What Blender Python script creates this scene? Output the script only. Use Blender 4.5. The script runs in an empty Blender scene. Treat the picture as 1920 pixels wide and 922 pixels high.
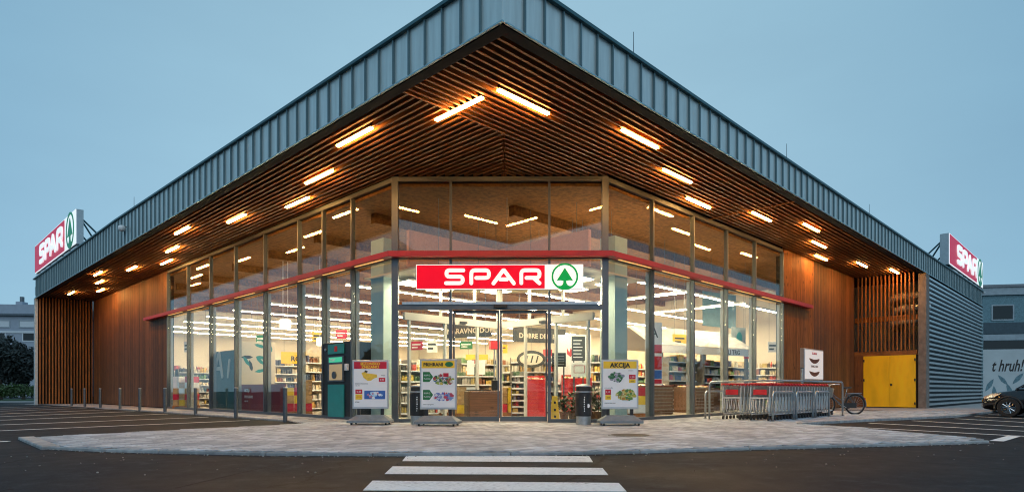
import bpy, math, random
from mathutils import Vector, Matrix
random.seed(7)
R = math.radians
scene = bpy.context.scene
col = scene.collection

# ------------------------------------------------------------------ camera
CAMX, CAMY, CAMZ = -6.5915, -6.6892, 0.85
YAW = math.atan2(-0.71280, 0.70137)
cd = bpy.data.cameras.new('camera'); cam = bpy.data.objects.new('camera', cd); col.objects.link(cam)
cam.location = (CAMX, CAMY, CAMZ); cam.rotation_euler = (R(90), 0, YAW)
cd.sensor_fit = 'HORIZONTAL'; cd.sensor_width = 36.0; cd.lens = 36.0 * 1166 / 1920
cd.shift_y = (731 - 461) / 1920.0
cd.clip_start = 0.05; cd.clip_end = 2000
scene.camera = cam
# ------------------------------------------------------------------ sky, sun, exposure
w = bpy.data.worlds.new('World'); scene.world = w; w.use_nodes = True
nt = w.node_tree; nt.nodes.clear()
sky = nt.nodes.new('ShaderNodeTexSky'); sky.sky_type = 'NISHITA'; sky.sun_disc = False
SUN_EL, SUN_AZ = R(38), R(200)
sky.sun_elevation = SUN_EL; sky.sun_rotation = SUN_AZ
sky.air_density = 1.0; sky.dust_density = 0.3; sky.ozone_density = 3.0
hs = nt.nodes.new('ShaderNodeHueSaturation'); hs.inputs['Saturation'].default_value = 0.80
bgd = nt.nodes.new('ShaderNodeBackground'); bgd.inputs['Strength'].default_value = 0.096
wo = nt.nodes.new('ShaderNodeOutputWorld')
# dusk veil: an even thin cloud layer over the whole sky flattens the clear-sky gradient
mixn = nt.nodes.new('ShaderNodeMix'); mixn.data_type = 'RGBA'; mixn.inputs[0].default_value = 0.80
tcw = nt.nodes.new('ShaderNodeTexCoord'); mpw = nt.nodes.new('ShaderNodeMapping'); mpw.inputs['Scale'].default_value = (1.0,1.0,3.2)
nzw = nt.nodes.new('ShaderNodeTexNoise'); nzw.inputs['Scale'].default_value = 1.6; nzw.inputs['Detail'].default_value = 7; nzw.inputs['Roughness'].default_value = 0.55
rmw = nt.nodes.new('ShaderNodeValToRGB'); rmw.color_ramp.elements[0].position = 0.30; rmw.color_ramp.elements[1].position = 0.72
rmw.color_ramp.elements[0].color = (0.95,0.95,0.955,1); rmw.color_ramp.elements[1].color = (1.06,1.06,1.05,1)
nt.links.new(tcw.outputs['Generated'], mpw.inputs['Vector']); nt.links.new(mpw.outputs[0], nzw.inputs['Vector']); nt.links.new(nzw.outputs['Fac'], rmw.inputs['Fac']); 
# twilight arch: the sky is palest beyond the shop and deepens all the way round to the opposite side
dtw = nt.nodes.new('ShaderNodeVectorMath'); dtw.operation = 'DOT_PRODUCT'; dtw.inputs[1].default_value = (0.690, 0.679, 0.25)
nmw = nt.nodes.new('ShaderNodeVectorMath'); nmw.operation = 'NORMALIZE'; nt.links.new(tcw.outputs['Generated'], nmw.inputs[0]); nt.links.new(nmw.outputs[0], dtw.inputs[0])
haw = nt.nodes.new('ShaderNodeMath'); haw.operation = 'MULTIPLY_ADD'; haw.inputs[1].default_value = 0.5; haw.inputs[2].default_value = 0.5; nt.links.new(dtw.outputs['Value'], haw.inputs[0])
arw = nt.nodes.new('ShaderNodeValToRGB'); ew_ = arw.color_ramp.elements; ew_.new(0.5)
for e_, (p_, c_) in zip(ew_, ((0.0,(2.3,4.45,6.1)),(0.85,(2.2,4.6,6.5)),(1.0,(4.2,6.9,8.4)))): e_.position = p_; e_.color = (*c_,1)
nt.links.new(haw.outputs[0], arw.inputs['Fac'])
muw = nt.nodes.new('ShaderNodeMix'); muw.data_type = 'RGBA'; muw.blend_type = 'MULTIPLY'; muw.inputs[0].default_value = 1.0
nt.links.new(arw.outputs['Color'], muw.inputs[6]); nt.links.new(rmw.outputs['Color'], muw.inputs[7]); nt.links.new(muw.outputs[2], mixn.inputs[7])
nt.links.new(sky.outputs[0], hs.inputs['Color']); nt.links.new(hs.outputs[0], mixn.inputs[6])
nt.links.new(mixn.outputs[2], bgd.inputs['Color']); nt.links.new(bgd.outputs[0], wo.inputs['Surface'])
sd = bpy.data.lights.new('sun', 'SUN'); sun = bpy.data.objects.new('sun', sd); col.objects.link(sun)
sd.energy = 0.8; sd.angle = R(60); sd.color = (0.86, 0.95, 1.0)
# sun stands behind the photographer
sun.rotation_euler = (R(52), 0, YAW + R(8))
scene.view_settings.view_transform = 'Standard'; scene.view_settings.look = 'None'
scene.view_settings.exposure = 0.0; scene.view_settings.gamma = 1.0
scene.view_settings.use_curve_mapping = False
scene.render.engine = 'CYCLES'
cy = scene.cycles
cy.use_denoising = True
cy.pixel_filter_type = 'BLACKMAN_HARRIS'; cy.filter_width = 1.1
try: cy.denoiser = 'OPENIMAGEDENOISE'
except Exception: pass
cy.max_bounces = 7; cy.diffuse_bounces = 3; cy.glossy_bounces = 4; cy.transmission_bounces = 4
cy.transparent_max_bounces = 24; cy.sample_clamp_indirect = 6.0; cy.caustics_reflective = False; cy.caustics_refractive = False

# ------------------------------------------------------------------ helpers
class MB:
    def __init__(s): s.v = []; s.f = []; s.c = []; s.cc = None
    def add(s, vs, fs):
        o = len(s.v); s.v += [tuple(p) for p in vs]
        for f in fs:
            s.f.append([i + o for i in f]); s.c.append(s.cc)
        return s
    def box(s, x0, y0, z0, x1, y1, z1):
        if x0 > x1: x0, x1 = x1, x0
        if y0 > y1: y0, y1 = y1, y0
        if z0 > z1: z0, z1 = z1, z0
        return s.add([(x0,y0,z0),(x1,y0,z0),(x1,y1,z0),(x0,y1,z0),(x0,y0,z1),(x1,y0,z1),(x1,y1,z1),(x0,y1,z1)],
                     [(3,2,1,0),(4,5,6,7),(0,1,5,4),(1,2,6,5),(2,3,7,6),(3,0,4,7)])
    def xbox(s, M, x0, y0, z0, x1, y1, z1):
        b = MB().box(x0,y0,z0,x1,y1,z1)
        return s.add([M @ Vector(p) for p in b.v], b.f)
    def bbox(s, x0, y0, z0, x1, y1, z1, b):
        """box whose long edges and corners are chamfered"""
        xs = (x0, x0+b, x1-b, x1); ys = (y0, y0+b, y1-b, y1); zs = (z0, z0+b, z1-b, z1)
        idx = {}; vs = []
        for i in range(4):
            for j in range(4):
                for k in range(4):
                    if (i in (0,3)) + (j in (0,3)) + (k in (0,3)) == 1:
                        idx[(i,j,k)] = len(vs); vs.append((xs[i], ys[j], zs[k]))
        fs = []
        g = lambda *k: idx[k]
        for a in (0,3):
            fs.append([g(a,1,1),g(a,2,1),g(a,2,2),g(a,1,2)] if a == 3 else [g(a,1,2),g(a,2,2),g(a,2,1),g(a,1,1)])
            fs.append([g(1,a,2),g(2,a,2),g(2,a,1),g(1,a,1)] if a == 3 else [g(1,a,1),g(2,a,1),g(2,a,2),g(1,a,2)])
            fs.append([g(1,1,a),g(2,1,a),g(2,2,a),g(1,2,a)] if a == 3 else [g(1,2,a),g(2,2,a),g(2,1,a),g(1,1,a)])
        for a,p in ((0,1),(3,2)):
            for c,q in ((0,1),(3,2)):
                fs.append([g(a,q,1),g(a,q,2),g(p,c,2),g(p,c,1)])
                fs.append([g(a,1,q),g(a,2,q),g(p,2,c),g(p,1,c)])
                fs.append([g(1,a,q),g(2,a,q),g(2,p,c),g(1,p,c)])
        for a,p in ((0,1),(3,2)):
            for c,q in ((0,1),(3,2)):
                for d,r in ((0,1),(3,2)):
                    fs.append([g(a,q,r),g(p,c,r),g(p,q,d)])
        return s.add(vs, fs)
    def cyl(s, p0, p1, r0, r1=None, n=10, caps=True):
        if r1 is None: r1 = r0
        p0 = Vector(p0); p1 = Vector(p1); d = (p1 - p0).normalized()
        u = d.orthogonal().normalized(); v = d.cross(u)
        vs = []
        for p, r in ((p0, r0), (p1, r1)):
            for i in range(n):
                a = 2*math.pi*i/n; vs.append(p + u*(r*math.cos(a)) + v*(r*math.sin(a)))
        fs = [(i, (i+1) % n, n+(i+1) % n, n+i) for i in range(n)]
        if caps: fs += [tuple(range(n-1,-1,-1)), tuple(range(n, 2*n))]
        return s.add(vs, fs)
    def tube(s, pts, r, n=8, closed=False):
        pts = [Vector(p) for p in pts]; m = len(pts); vs = []; up = None
        for i, p in enumerate(pts):
            if closed: d = (pts[(i+1) % m] - pts[i-1]).normalized()
            else: d = (pts[min(i+1,m-1)] - pts[max(i-1,0)]).normalized()
            if up is None: up = d.orthogonal().normalized()
            up = (up - d*up.dot(d)).normalized(); v = d.cross(up)
            rr = r[i] if isinstance(r, (list, tuple)) else r
            for k in range(n):
                a = 2*math.pi*k/n; vs.append(p + up*(rr*math.cos(a)) + v*(rr*math.sin(a)))
        fs = []
        for i in range(m if closed else m-1):
            j = (i+1) % m
            for k in range(n):
                fs.append((i*n+k, i*n+(k+1) % n, j*n+(k+1) % n, j*n+k))
        if not closed: fs += [tuple(range(n-1,-1,-1)), tuple(range((m-1)*n, m*n))]
        return s.add(vs, fs)
    def lathe(s, prof, n=20, c=(0,0,0), caps=True):
        vs = []; m = len(prof)
        for r, z in prof:
            for i in range(n):
                a = 2*math.pi*i/n; vs.append((c[0]+r*math.cos(a), c[1]+r*math.sin(a), c[2]+z))
        fs = []
        for j in range(m-1):
            for i in range(n):
                fs.append((j*n+i, j*n+(i+1) % n, (j+1)*n+(i+1) % n, (j+1)*n+i))
        if caps: fs += [tuple(range(n-1,-1,-1)), tuple(range((m-1)*n, m*n))]
        return s.add(vs, fs)
    def prism(s, poly, z0, z1, M=None):
        """polygon in XY (counter-clockwise) extruded from z0 to z1"""
        n = len(poly)
        vs = [Vector((p[0],p[1],z0)) for p in poly] + [Vector((p[0],p[1],z1)) for p in poly]
        if M is not None: vs = [M @ p for p in vs]
        fs = [tuple(range(n-1,-1,-1)), tuple(range(n,2*n))] + [(i,(i+1) % n,n+(i+1) % n,n+i) for i in range(n)]
        return s.add(vs, fs)
    def mesh(s, name='mesh', smooth=False):
        me = bpy.data.meshes.new(name); me.from_pydata(s.v, [], s.f)
        if any(c is not None for c in s.c):
            at = me.color_attributes.new('tone', 'FLOAT_COLOR', 'CORNER')
            buf = []
            for f, c in zip(s.f, s.c):
                c = c or (1,1,1); buf += [c[0],c[1],c[2],1.0] * len(f)
            at.data.foreach_set('color', buf)
        if smooth: me.polygons.foreach_set('use_smooth', [True]*len(s.f))
        me.update(); return me

def obj(name, m, mat=None, parent=None, loc=None, rz=None, smooth=False, kind=None):
    me = m.mesh(name, smooth) if isinstance(m, MB) else m
    o = bpy.data.objects.new(name, me); col.objects.link(o)
    if mat is not None and not me.materials: me.materials.append(mat)
    if parent is not None: o.parent = parent
    if loc is not None: o.location = loc
    if rz is not None: o.rotation_euler = (0,0,rz)
    if kind: o['kind'] = kind
    return o
def tag(o, label, cat, group=None):
    o['label'] = label; o['category'] = cat
    if group: o['group'] = group
    return o
def thing(name, label, cat, loc=(0,0,0), rz=0, group=None):
    o = bpy.data.objects.new(name, None); col.objects.link(o); o.empty_display_size = 0.2
    o.location = loc; o.rotation_euler = (0,0,rz)
    return tag(o, label, cat, group)
def struct(name, m, mat): return obj(name, m, mat, kind='structure')
def dup(o, parent=None):
    c = o.copy(); col.objects.link(c); c.parent = parent
    for ch in list(o.children): dup(ch, c)
    return c
XZ = Matrix(((1,0,0,0),(0,0,-1,0),(0,1,0,0),(0,0,0,1)))       # flat drawing (x,y) -> upright board facing -Y
ORD = ['first','second','third','fourth','fifth','sixth','seventh','eighth','ninth','tenth','eleventh','twelfth','thirteenth','fourteenth','fifteenth','sixteenth','seventeenth','eighteenth','nineteenth','twentieth','twenty-first','twenty-second','twenty-third','twenty-fourth']
F2 = (0.71280, 0.70137); R2 = (0.70137, -0.71280)
def at(px, t):
    """ground position seen at column px (of the 1920-wide photograph), t metres ahead"""
    r = (px - 960) / 1166.0 * t
    return (CAMX + F2[0]*t + R2[0]*r, CAMY + F2[1]*t + R2[1]*r)
def hz(py, t): return CAMZ - (py - 731) * t / 1166.0

# ------------------------------------------------------------------ materials
def nmat(name):
    m = bpy.data.materials.new(name); m.use_nodes = True
    n = m.node_tree.nodes; b = n['Principled BSDF']
    return m, m.node_tree, b
def coords(nt, scale=(1,1,1), rnd=True):
    tc = nt.nodes.new('ShaderNodeTexCoord'); mp = nt.nodes.new('ShaderNodeMapping')
    mp.inputs['Scale'].default_value = scale
    if rnd:
        oi = nt.nodes.new('ShaderNodeObjectInfo'); mu = nt.nodes.new('ShaderNodeMath'); mu.operation = 'MULTIPLY'
        mu.inputs[1].default_value = 37.0
        nt.links.new(oi.outputs['Random'], mu.inputs[0]); nt.links.new(mu.outputs[0], mp.inputs['Location'])
    nt.links.new(tc.outputs['Object'], mp.inputs['Vector'])
    return mp.outputs['Vector']
def noise(nt, vec, scale, detail=4, rough=0.55):
    n = nt.nodes.new('ShaderNodeTexNoise'); n.inputs['Scale'].default_value = scale
    n.inputs['Detail'].default_value = detail; n.inputs['Roughness'].default_value = rough
    nt.links.new(vec, n.inputs['Vector']); return n.outputs['Fac']
def ramp(nt, fac, stops):
    r = nt.nodes.new('ShaderNodeValToRGB'); e = r.color_ramp.elements
    while len(e) < len(stops): e.new(0.5)
    for k, (p, c) in enumerate(stops): e[k].position = p; e[k].color = (c[0],c[1],c[2],1)
    nt.links.new(fac, r.inputs['Fac']); return r.outputs['Color']
def bump(nt, b, h, strength, dist=0.01):
    bn = nt.nodes.new('ShaderNodeBump'); bn.inputs['Strength'].default_value = strength; bn.inputs['Distance'].default_value = dist
    nt.links.new(h, bn.inputs['Height']); nt.links.new(bn.outputs['Normal'], b.inputs['Normal'])
def mul(c, k): return tuple(x*k for x in c)
def pm(name, c, rough=0.6, metal=0.0, var=0.15, scale=6.0, bmp=0.0, stretch=(1,1,1), rvar=0.0, detail=5):
    m, nt, b = nmat(name)
    v = coords(nt, stretch); f = noise(nt, v, scale, detail)
    cc = ramp(nt, f, [(0.3, mul(c, 1-var)), (0.7, mul(c, 1+var))])
    if rvar:
        oi = nt.nodes.new('ShaderNodeObjectInfo'); mr = nt.nodes.new('ShaderNodeMapRange')
        mr.inputs[3].default_value = 1-rvar; mr.inputs[4].default_value = 1+rvar
        nt.links.new(oi.outputs['Random'], mr.inputs[0])
        mx = nt.nodes.new('ShaderNodeVectorMath'); mx.operation = 'SCALE'
        nt.links.new(cc, mx.inputs[0]); nt.links.new(mr.outputs[0], mx.inputs['Scale']); cc = mx.outputs[0]
    nt.links.new(cc, b.inputs['Base Color'])
    b.inputs['Roughness'].default_value = rough; b.inputs['Metallic'].default_value = metal
    if bmp: bump(nt, b, f, bmp)
    return m
def wood(name, dark, light, axis=2, rough=0.6, rvar=0.28, fine=26.0, knots=True):
    m, nt, b = nmat(name)
    sc = [fine, fine, fine]; sc[axis] = 1.3
    v = coords(nt, tuple(sc)); f = noise(nt, v, 1.0, 6, 0.65)
    cc = ramp(nt, f, [(0.28, dark), (0.5, tuple((a+b_)/2 for a, b_ in zip(dark, light))), (0.72, light)])
    v2 = coords(nt, (1,1,1)); f2 = noise(nt, v2, 1.7, 3)
    mr2 = nt.nodes.new('ShaderNodeMapRange'); mr2.inputs[1].default_value = 0.25; mr2.inputs[2].default_value = 0.75
    mr2.inputs[3].default_value = 0.72; mr2.inputs[4].default_value = 1.2; nt.links.new(f2, mr2.inputs[0])
    oi = nt.nodes.new('ShaderNodeObjectInfo'); mr = nt.nodes.new('ShaderNodeMapRange')
    mr.inputs[3].default_value = 1-rvar; mr.inputs[4].default_value = 1+rvar; nt.links.new(oi.outputs['Random'], mr.inputs[0])
    k = nt.nodes.new('ShaderNodeMath'); k.operation = 'MULTIPLY'; nt.links.new(mr.outputs[0], k.inputs[0]); nt.links.new(mr2.outputs[0], k.inputs[1])
    fac = k.outputs[0]
    if knots:
        ks = [7.0,7.0,7.0]; ks[axis] = 2.2
        vo = nt.nodes.new('ShaderNodeTexVoronoi'); nt.links.new(coords(nt, tuple(ks)), vo.inputs['Vector']); vo.inputs['Scale'].default_value = 1.0
        km = nt.nodes.new('ShaderNodeMapRange'); km.inputs[1].default_value = 0.08; km.inputs[2].default_value = 0.2; km.inputs[3].default_value = 0.35; km.inputs[4].default_value = 1.0
        nt.links.new(vo.outputs['Distance'], km.inputs[0])
        k2 = nt.nodes.new('ShaderNodeMath'); k2.operation = 'MULTIPLY'; nt.links.new(fac, k2.inputs[0]); nt.links.new(km.outputs[0], k2.inputs[1]); fac = k2.outputs[0]
    mx = nt.nodes.new('ShaderNodeVectorMath'); mx.operation = 'SCALE'
    nt.links.new(cc, mx.inputs[0]); nt.links.new(fac, mx.inputs['Scale']); nt.links.new(mx.outputs[0], b.inputs['Base Color'])
    b.inputs['Roughness'].default_value = rough; bump(nt, b, f, 0.25, 0.004)
    return m
def emit(name, c, s, mixc=None):
    m, nt, b = nmat(name)
    b.inputs['Base Color'].default_value = (*(mixc or c), 1); b.inputs['Emission Color'].default_value = (*c, 1); b.inputs['Emission Strength'].default_value = s
    b.inputs['Roughness'].default_value = 0.4
    return m
def glass(name, tint=(0.93,0.97,0.96), base=0.038, k=0.55, p=4.0):
    m = bpy.data.materials.new(name); m.use_nodes = True; nt = m.node_tree; nt.nodes.clear()
    o = nt.nodes.new('ShaderNodeOutputMaterial'); mx = nt.nodes.new('ShaderNodeMixShader')
    tr = nt.nodes.new('ShaderNodeBsdfTransparent'); tr.inputs[0].default_value = (*tint,1)
    gl = nt.nodes.new('ShaderNodeBsdfGlossy'); gl.inputs['Roughness'].default_value = 0.0; gl.inputs['Color'].default_value = (0.95,0.98,1,1)
    lw = nt.nodes.new('ShaderNodeLayerWeight'); lw.inputs['Blend'].default_value = 0.5
    pw = nt.nodes.new('ShaderNodeMath'); pw.operation = 'POWER'; pw.inputs[1].default_value = p
    ma = nt.nodes.new('ShaderNodeMath'); ma.operation = 'MULTIPLY_ADD'; ma.inputs[1].default_value = k; ma.inputs[2].default_value = base
    nt.links.new(lw.outputs['Facing'], pw.inputs[0]); nt.links.new(pw.outputs[0], ma.inputs[0]); nt.links.new(ma.outputs[0], mx.inputs[0])
    # float glass is never perfectly flat
    tc = nt.nodes.new('ShaderNodeTexCoord'); nn = nt.nodes.new('ShaderNodeTexNoise'); nn.inputs['Scale'].default_value = 0.55; nn.inputs['Detail'].default_value = 1
    bn = nt.nodes.new('ShaderNodeBump'); bn.inputs['Strength'].default_value = 0.25; bn.inputs['Distance'].default_value = 0.012
    nt.links.new(tc.outputs['Object'], nn.inputs['Vector']); nt.links.new(nn.outputs['Fac'], bn.inputs['Height']); nt.links.new(bn.outputs['Normal'], gl.inputs['Normal'])
    nt.links.new(tr.outputs[0], mx.inputs[1]); nt.links.new(gl.outputs[0], mx.inputs[2]); nt.links.new(mx.outputs[0], o.inputs['Surface'])
    return m
def tonemat(name, rough=0.6, var=0.12, scale=20, bmp=0.1):
    m, nt, b = nmat(name)
    a = nt.nodes.new('ShaderNodeAttribute'); a.attribute_name = 'tone'
    f = noise(nt, coords(nt), scale, 4)
    mr = nt.nodes.new('ShaderNodeMapRange'); mr.inputs[3].default_value = 1-var; mr.inputs[4].default_value = 1+var; nt.links.new(f, mr.inputs[0])
    mx = nt.nodes.new('ShaderNodeVectorMath'); mx.operation = 'SCALE'
    nt.links.new(a.outputs['Color'], mx.inputs[0]); nt.links.new(mr.outputs[0], mx.inputs['Scale']); nt.links.new(mx.outputs[0], b.inputs['Base Color'])
    b.inputs['Roughness'].default_value = rough
    if bmp: bump(nt, b, f, bmp)
    return m

def asphalt_mat():
    m, nt, b = nmat('asphalt')
    tc = nt.nodes.new('ShaderNodeTexCoord'); v = tc.outputs['Object']
    big = noise(nt, v, 0.35, 6, 0.6); fine = noise(nt, v, 60, 3, 0.7); mid = noise(nt, v, 4.0, 6, 0.65)
    c = ramp(nt, mid, [(0.25,(0.007,0.0095,0.0125)),(0.55,(0.0145,0.0185,0.023)),(0.8,(0.036,0.043,0.050))])
    mr = nt.nodes.new('ShaderNodeMapRange'); mr.inputs[1].default_value = 0.3; mr.inputs[2].default_value = 0.7; mr.inputs[3].default_value = 0.55; mr.inputs[4].default_value = 1.5
    nt.links.new(big, mr.inputs[0])
    fr = nt.nodes.new('ShaderNodeMapRange'); fr.inputs[1].default_value = 0.3; fr.inputs[2].default_value = 0.75; fr.inputs[3].default_value = 0.65; fr.inputs[4].default_value = 1.5
    nt.links.new(fine, fr.inputs[0])
    k = nt.nodes.new('ShaderNodeMath'); k.operation = 'MULTIPLY'; nt.links.new(mr.outputs[0], k.inputs[0]); nt.links.new(fr.outputs[0], k.inputs[1])
    mx = nt.nodes.new('ShaderNodeVectorMath'); mx.operation = 'SCALE'; nt.links.new(c, mx.inputs[0]); nt.links.new(k.outputs[0], mx.inputs['Scale'])
    # hairline cracks and pale scuffs
    wv = noise(nt, v, 1.3, 4, 0.6)
    mpc = nt.nodes.new('ShaderNodeVectorMath'); mpc.operation = 'MULTIPLY_ADD'; mpc.inputs[1].default_value = (0.7,0.7,0.7); nt.links.new(v, mpc.inputs[0]); nt.links.new(wv, mpc.inputs[2])
    vo = nt.nodes.new('ShaderNodeTexVoronoi'); vo.feature = 'DISTANCE_TO_EDGE'; vo.inputs['Scale'].default_value = 0.32; nt.links.new(mpc.outputs[0], vo.inputs['Vector'])
    ck = nt.nodes.new('ShaderNodeMapRange'); ck.inputs[1].default_value = 0.002; ck.inputs[2].default_value = 0.007; ck.inputs[3].default_value = 0.35; ck.inputs[4].default_value = 1.0; nt.links.new(vo.outputs['Distance'], ck.inputs[0])
    mps = nt.nodes.new('ShaderNodeMapping'); mps.inputs['Rotation'].default_value = (0,0,R(45)); mps.inputs['Scale'].default_value = (7.0,0.45,1); nt.links.new(v, mps.inputs['Vector'])
    sc = noise(nt, mps.outputs[0], 1.0, 6, 0.75)
    sm = nt.nodes.new('ShaderNodeMapRange'); sm.inputs[1].default_value = 0.62; sm.inputs[2].default_value = 0.74; sm.inputs[3].default_value = 1.0; sm.inputs[4].default_value = 2.2; nt.links.new(sc, sm.inputs[0])
    k3 = nt.nodes.new('ShaderNodeMath'); k3.operation = 'MULTIPLY'; nt.links.new(ck.outputs[0], k3.inputs[0]); nt.links.new(sm.outputs[0], k3.inputs[1])
    mx2 = nt.nodes.new('ShaderNodeVectorMath'); mx2.operation = 'SCALE'; nt.links.new(mx.outputs[0], mx2.inputs[0]); nt.links.new(k3.outputs[0], mx2.inputs['Scale']); mx = mx2
    nt.links.new(mx.outputs[0], b.inputs['Base Color'])
    rr = nt.nodes.new('ShaderNodeMapRange'); rr.inputs[1].default_value = 0.3; rr.inputs[2].default_value = 0.7; rr.inputs[3].default_value = 0.62; rr.inputs[4].default_value = 0.9; nt.links.new(big, rr.inputs[0])
    nt.links.new(rr.outputs[0], b.inputs['Roughness'])
    b.inputs['Specular IOR Level'].default_value = 0.12
    bump(nt, b, fine, 0.5, 0.006)
    return m
def paint_mat(name, c, wear=0.35):
    m, nt, b = nmat(name)
    tc = nt.nodes.new('ShaderNodeTexCoord'); v = tc.outputs['Object']
    f = noise(nt, v, 22, 6, 0.7); g = noise(nt, v, 1.6, 4)
    ad = nt.nodes.new('ShaderNodeMath'); ad.operation = 'MULTIPLY_ADD'; ad.inputs[1].default_value = 0.5; nt.links.new(g, ad.inputs[0]); nt.links.new(f, ad.inputs[2])
    cc = ramp(nt, ad.outputs[0], [(0.52, mul(c, 0.15)), (0.60, mul(c, 1-wear)), (0.74, mul(c, .88)), (0.95, c)])
    nt.links.new(cc, b.inputs['Base Color']); b.inputs['Roughness'].default_value = 0.7
    return m
def zinc_mat(name, c, rough=0.38, metal=0.75):
    m, nt, b = nmat(name)
    v = coords(nt, (1,1,1)); f = noise(nt, v, 2.2, 5); g = noise(nt, coords(nt, (9,9,0.6)), 1.0, 4)
    cc = ramp(nt, g, [(0.3, mul(c,.86)), (0.7, mul(c,1.1))]); nt.links.new(cc, b.inputs['Base Color'])
    rr = nt.nodes.new('ShaderNodeMapRange'); rr.inputs[3].default_value = rough-.1; rr.inputs[4].default_value = rough+.14; nt.links.new(f, rr.inputs[0]); nt.links.new(rr.outputs[0], b.inputs['Roughness'])
    b.inputs['Metallic'].default_value = metal; bump(nt, b, f, 0.35, 0.02)
    return m

M = {}
M['asphalt'] = asphalt_mat()
M['paint'] = paint_mat('road_paint', (0.78,0.80,0.80))
M['paver'] = tonemat('paver_stone', 0.75, 0.22, 14, 0.25)
_n = M['paver'].node_tree; _b = _n.nodes['Principled BSDF']; _src = _b.inputs['Base Color'].links[0].from_socket
_g = _n.nodes.new('ShaderNodeNewGeometry'); _f = noise(_n, _g.outputs['Position'], 0.7, 7, 0.65)
_m = _n.nodes.new('ShaderNodeMapRange'); _m.inputs[1].default_value = 0.32; _m.inputs[2].default_value = 0.62; _m.inputs[3].default_value = 0.62; _m.inputs[4].default_value = 1.1; _n.links.new(_f, _m.inputs[0])
_x = _n.nodes.new('ShaderNodeVectorMath'); _x.operation = 'SCALE'; _n.links.new(_src, _x.inputs[0]); _n.links.new(_m.outputs[0], _x.inputs['Scale']); _n.links.new(_x.outputs[0], _b.inputs['Base Color'])
M['joint'] = pm('joint_sand', (0.10,0.095,0.09), 0.95, var=0.3, scale=9)
M['slab'] = pm('footway_slab', (0.36,0.35,0.34), 0.85, var=0.25, scale=3, bmp=0.2)
M['kerb'] = pm('kerb_concrete', (0.30,0.30,0.30), 0.85, var=0.25, scale=7, bmp=0.2, rvar=0.15)
M['zinc'] = zinc_mat('zinc_panel', (0.60,0.66,0.65), 0.36, 0.55)
M['zinc_seam'] = zinc_mat('zinc_seam', (0.12,0.20,0.23), 0.5, 0.5)
M['coping'] = pm('coping_teal', (0.05,0.13,0.15), 0.4, 0.5, 0.15)
M['drip'] = pm('drip_edge', (0.30,0.46,0.50), 0.35, 0.6, 0.1)
M['dark'] = pm('dark_board', (0.007,0.006,0.005), 0.9, var=0.2)
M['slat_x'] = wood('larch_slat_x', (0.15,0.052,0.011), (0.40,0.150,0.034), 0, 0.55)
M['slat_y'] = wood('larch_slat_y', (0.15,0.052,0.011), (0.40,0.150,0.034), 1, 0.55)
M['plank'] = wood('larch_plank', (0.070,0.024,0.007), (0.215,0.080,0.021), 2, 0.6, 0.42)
M['slat_z'] = wood('larch_slat_z', (0.15,0.052,0.011), (0.40,0.150,0.034), 2, 0.55)
M['frame'] = pm('frame_grey_metal', (0.10,0.125,0.15), 0.42, 0.55, 0.08, 3)
M['post'] = pm('post_cream', (0.62,0.60,0.54), 0.6, 0, 0.06, 2)
M['inpost'] = pm('inner_post_grey', (0.26,0.27,0.26), 0.6, 0, 0.06, 2)
M['glass'] = glass('facade_glass')
M['glass_in'] = glass('inner_glass', (0.95,0.97,0.96), 0.03, 0.4)
M['red'] = pm('red_beam_paint', (0.36,0.008,0.022), 0.45, 0, 0.1, 3)
M['corr'] = zinc_mat('ribbed_steel', (0.62,0.67,0.69), 0.34, 0.85)
M['concrete'] = pm('pillar_concrete', (0.19,0.165,0.145), 0.85, 0, 0.25, 5, 0.2)
M['yellow'] = pm('yellow_door_paint', (0.95,0.56,0.010), 0.45, 0, 0.14, 2.2, 0.12, (1,1,0.35))
M['black'] = pm('black_plastic', (0.015,0.016,0.018), 0.45, 0, 0.2)
M['white'] = pm('white_paint', (0.75,0.76,0.76), 0.5, 0, 0.06, 4)
M['steel'] = pm('galvanised_steel', (0.42,0.47,0.51), 0.32, 0.85, 0.15, 12)
M['steel_dark'] = pm('dark_steel', (0.13,0.15,0.17), 0.4, 0.7, 0.15, 12)
M['canopy_lamp'] = emit('canopy_lamp_glow', (1.0,0.44,0.11), 165.0)
M['beam_lamp'] = emit('beam_lamp_glow', (1.0,0.55,0.18), 0.9)
M['shop_lamp'] = emit('shop_lamp_glow', (1.0,0.77,0.47), 125.0)

# ------------------------------------------------------------------ ground
YE, XE = 40.6, 44.9          # far ends of the two canopy edges
m = MB()
N = 24
g = [-260 + 520*i/N for i in range(N+1)]
vs = [(x+20, y+20, -0.045) for y in g for x in g]
fs = [(j*(N+1)+i, j*(N+1)+i+1, (j+1)*(N+1)+i+1, (j+1)*(N+1)+i) for j in range(N) for i in range(N)]
ground = struct('asphalt_ground', MB().add(vs, fs), M['asphalt'])
def mark(name, poly):
    return obj(name, MB().prism(poly, -0.043, -0.040), M['paint'], ground)
def ccw(p):
    a = sum(p[i][0]*p[(i+1) % len(p)][1] - p[(i+1) % len(p)][0]*p[i][1] for i in range(len(p)))
    return p if a > 0 else p[::-1]
for s in ([(-1.51,0.34),(0.14,-1.53),(-0.37,-1.98),(-1.97,-0.20)],
          [(-2.37,-0.57),(-0.77,-2.42),(-1.20,-2.81),(-2.81,-1.06)],
          [(-3.18,-1.40),(-1.60,-3.22),(-1.97,-3.56),(-3.57,-1.85)]):
    mark('crosswalk_stripe', ccw(s))
def line(a, b, wd=0.11):
    d = Vector((b[0]-a[0], b[1]-a[1])).normalized(); n = Vector((-d.y, d.x))*wd/2
    mark('parking_line', ccw([(a[0]+n.x,a[1]+n.y),(a[0]-n.x,a[1]-n.y),(b[0]-n.x,b[1]-n.y),(b[0]+n.x,b[1]+n.y)]))
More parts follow.
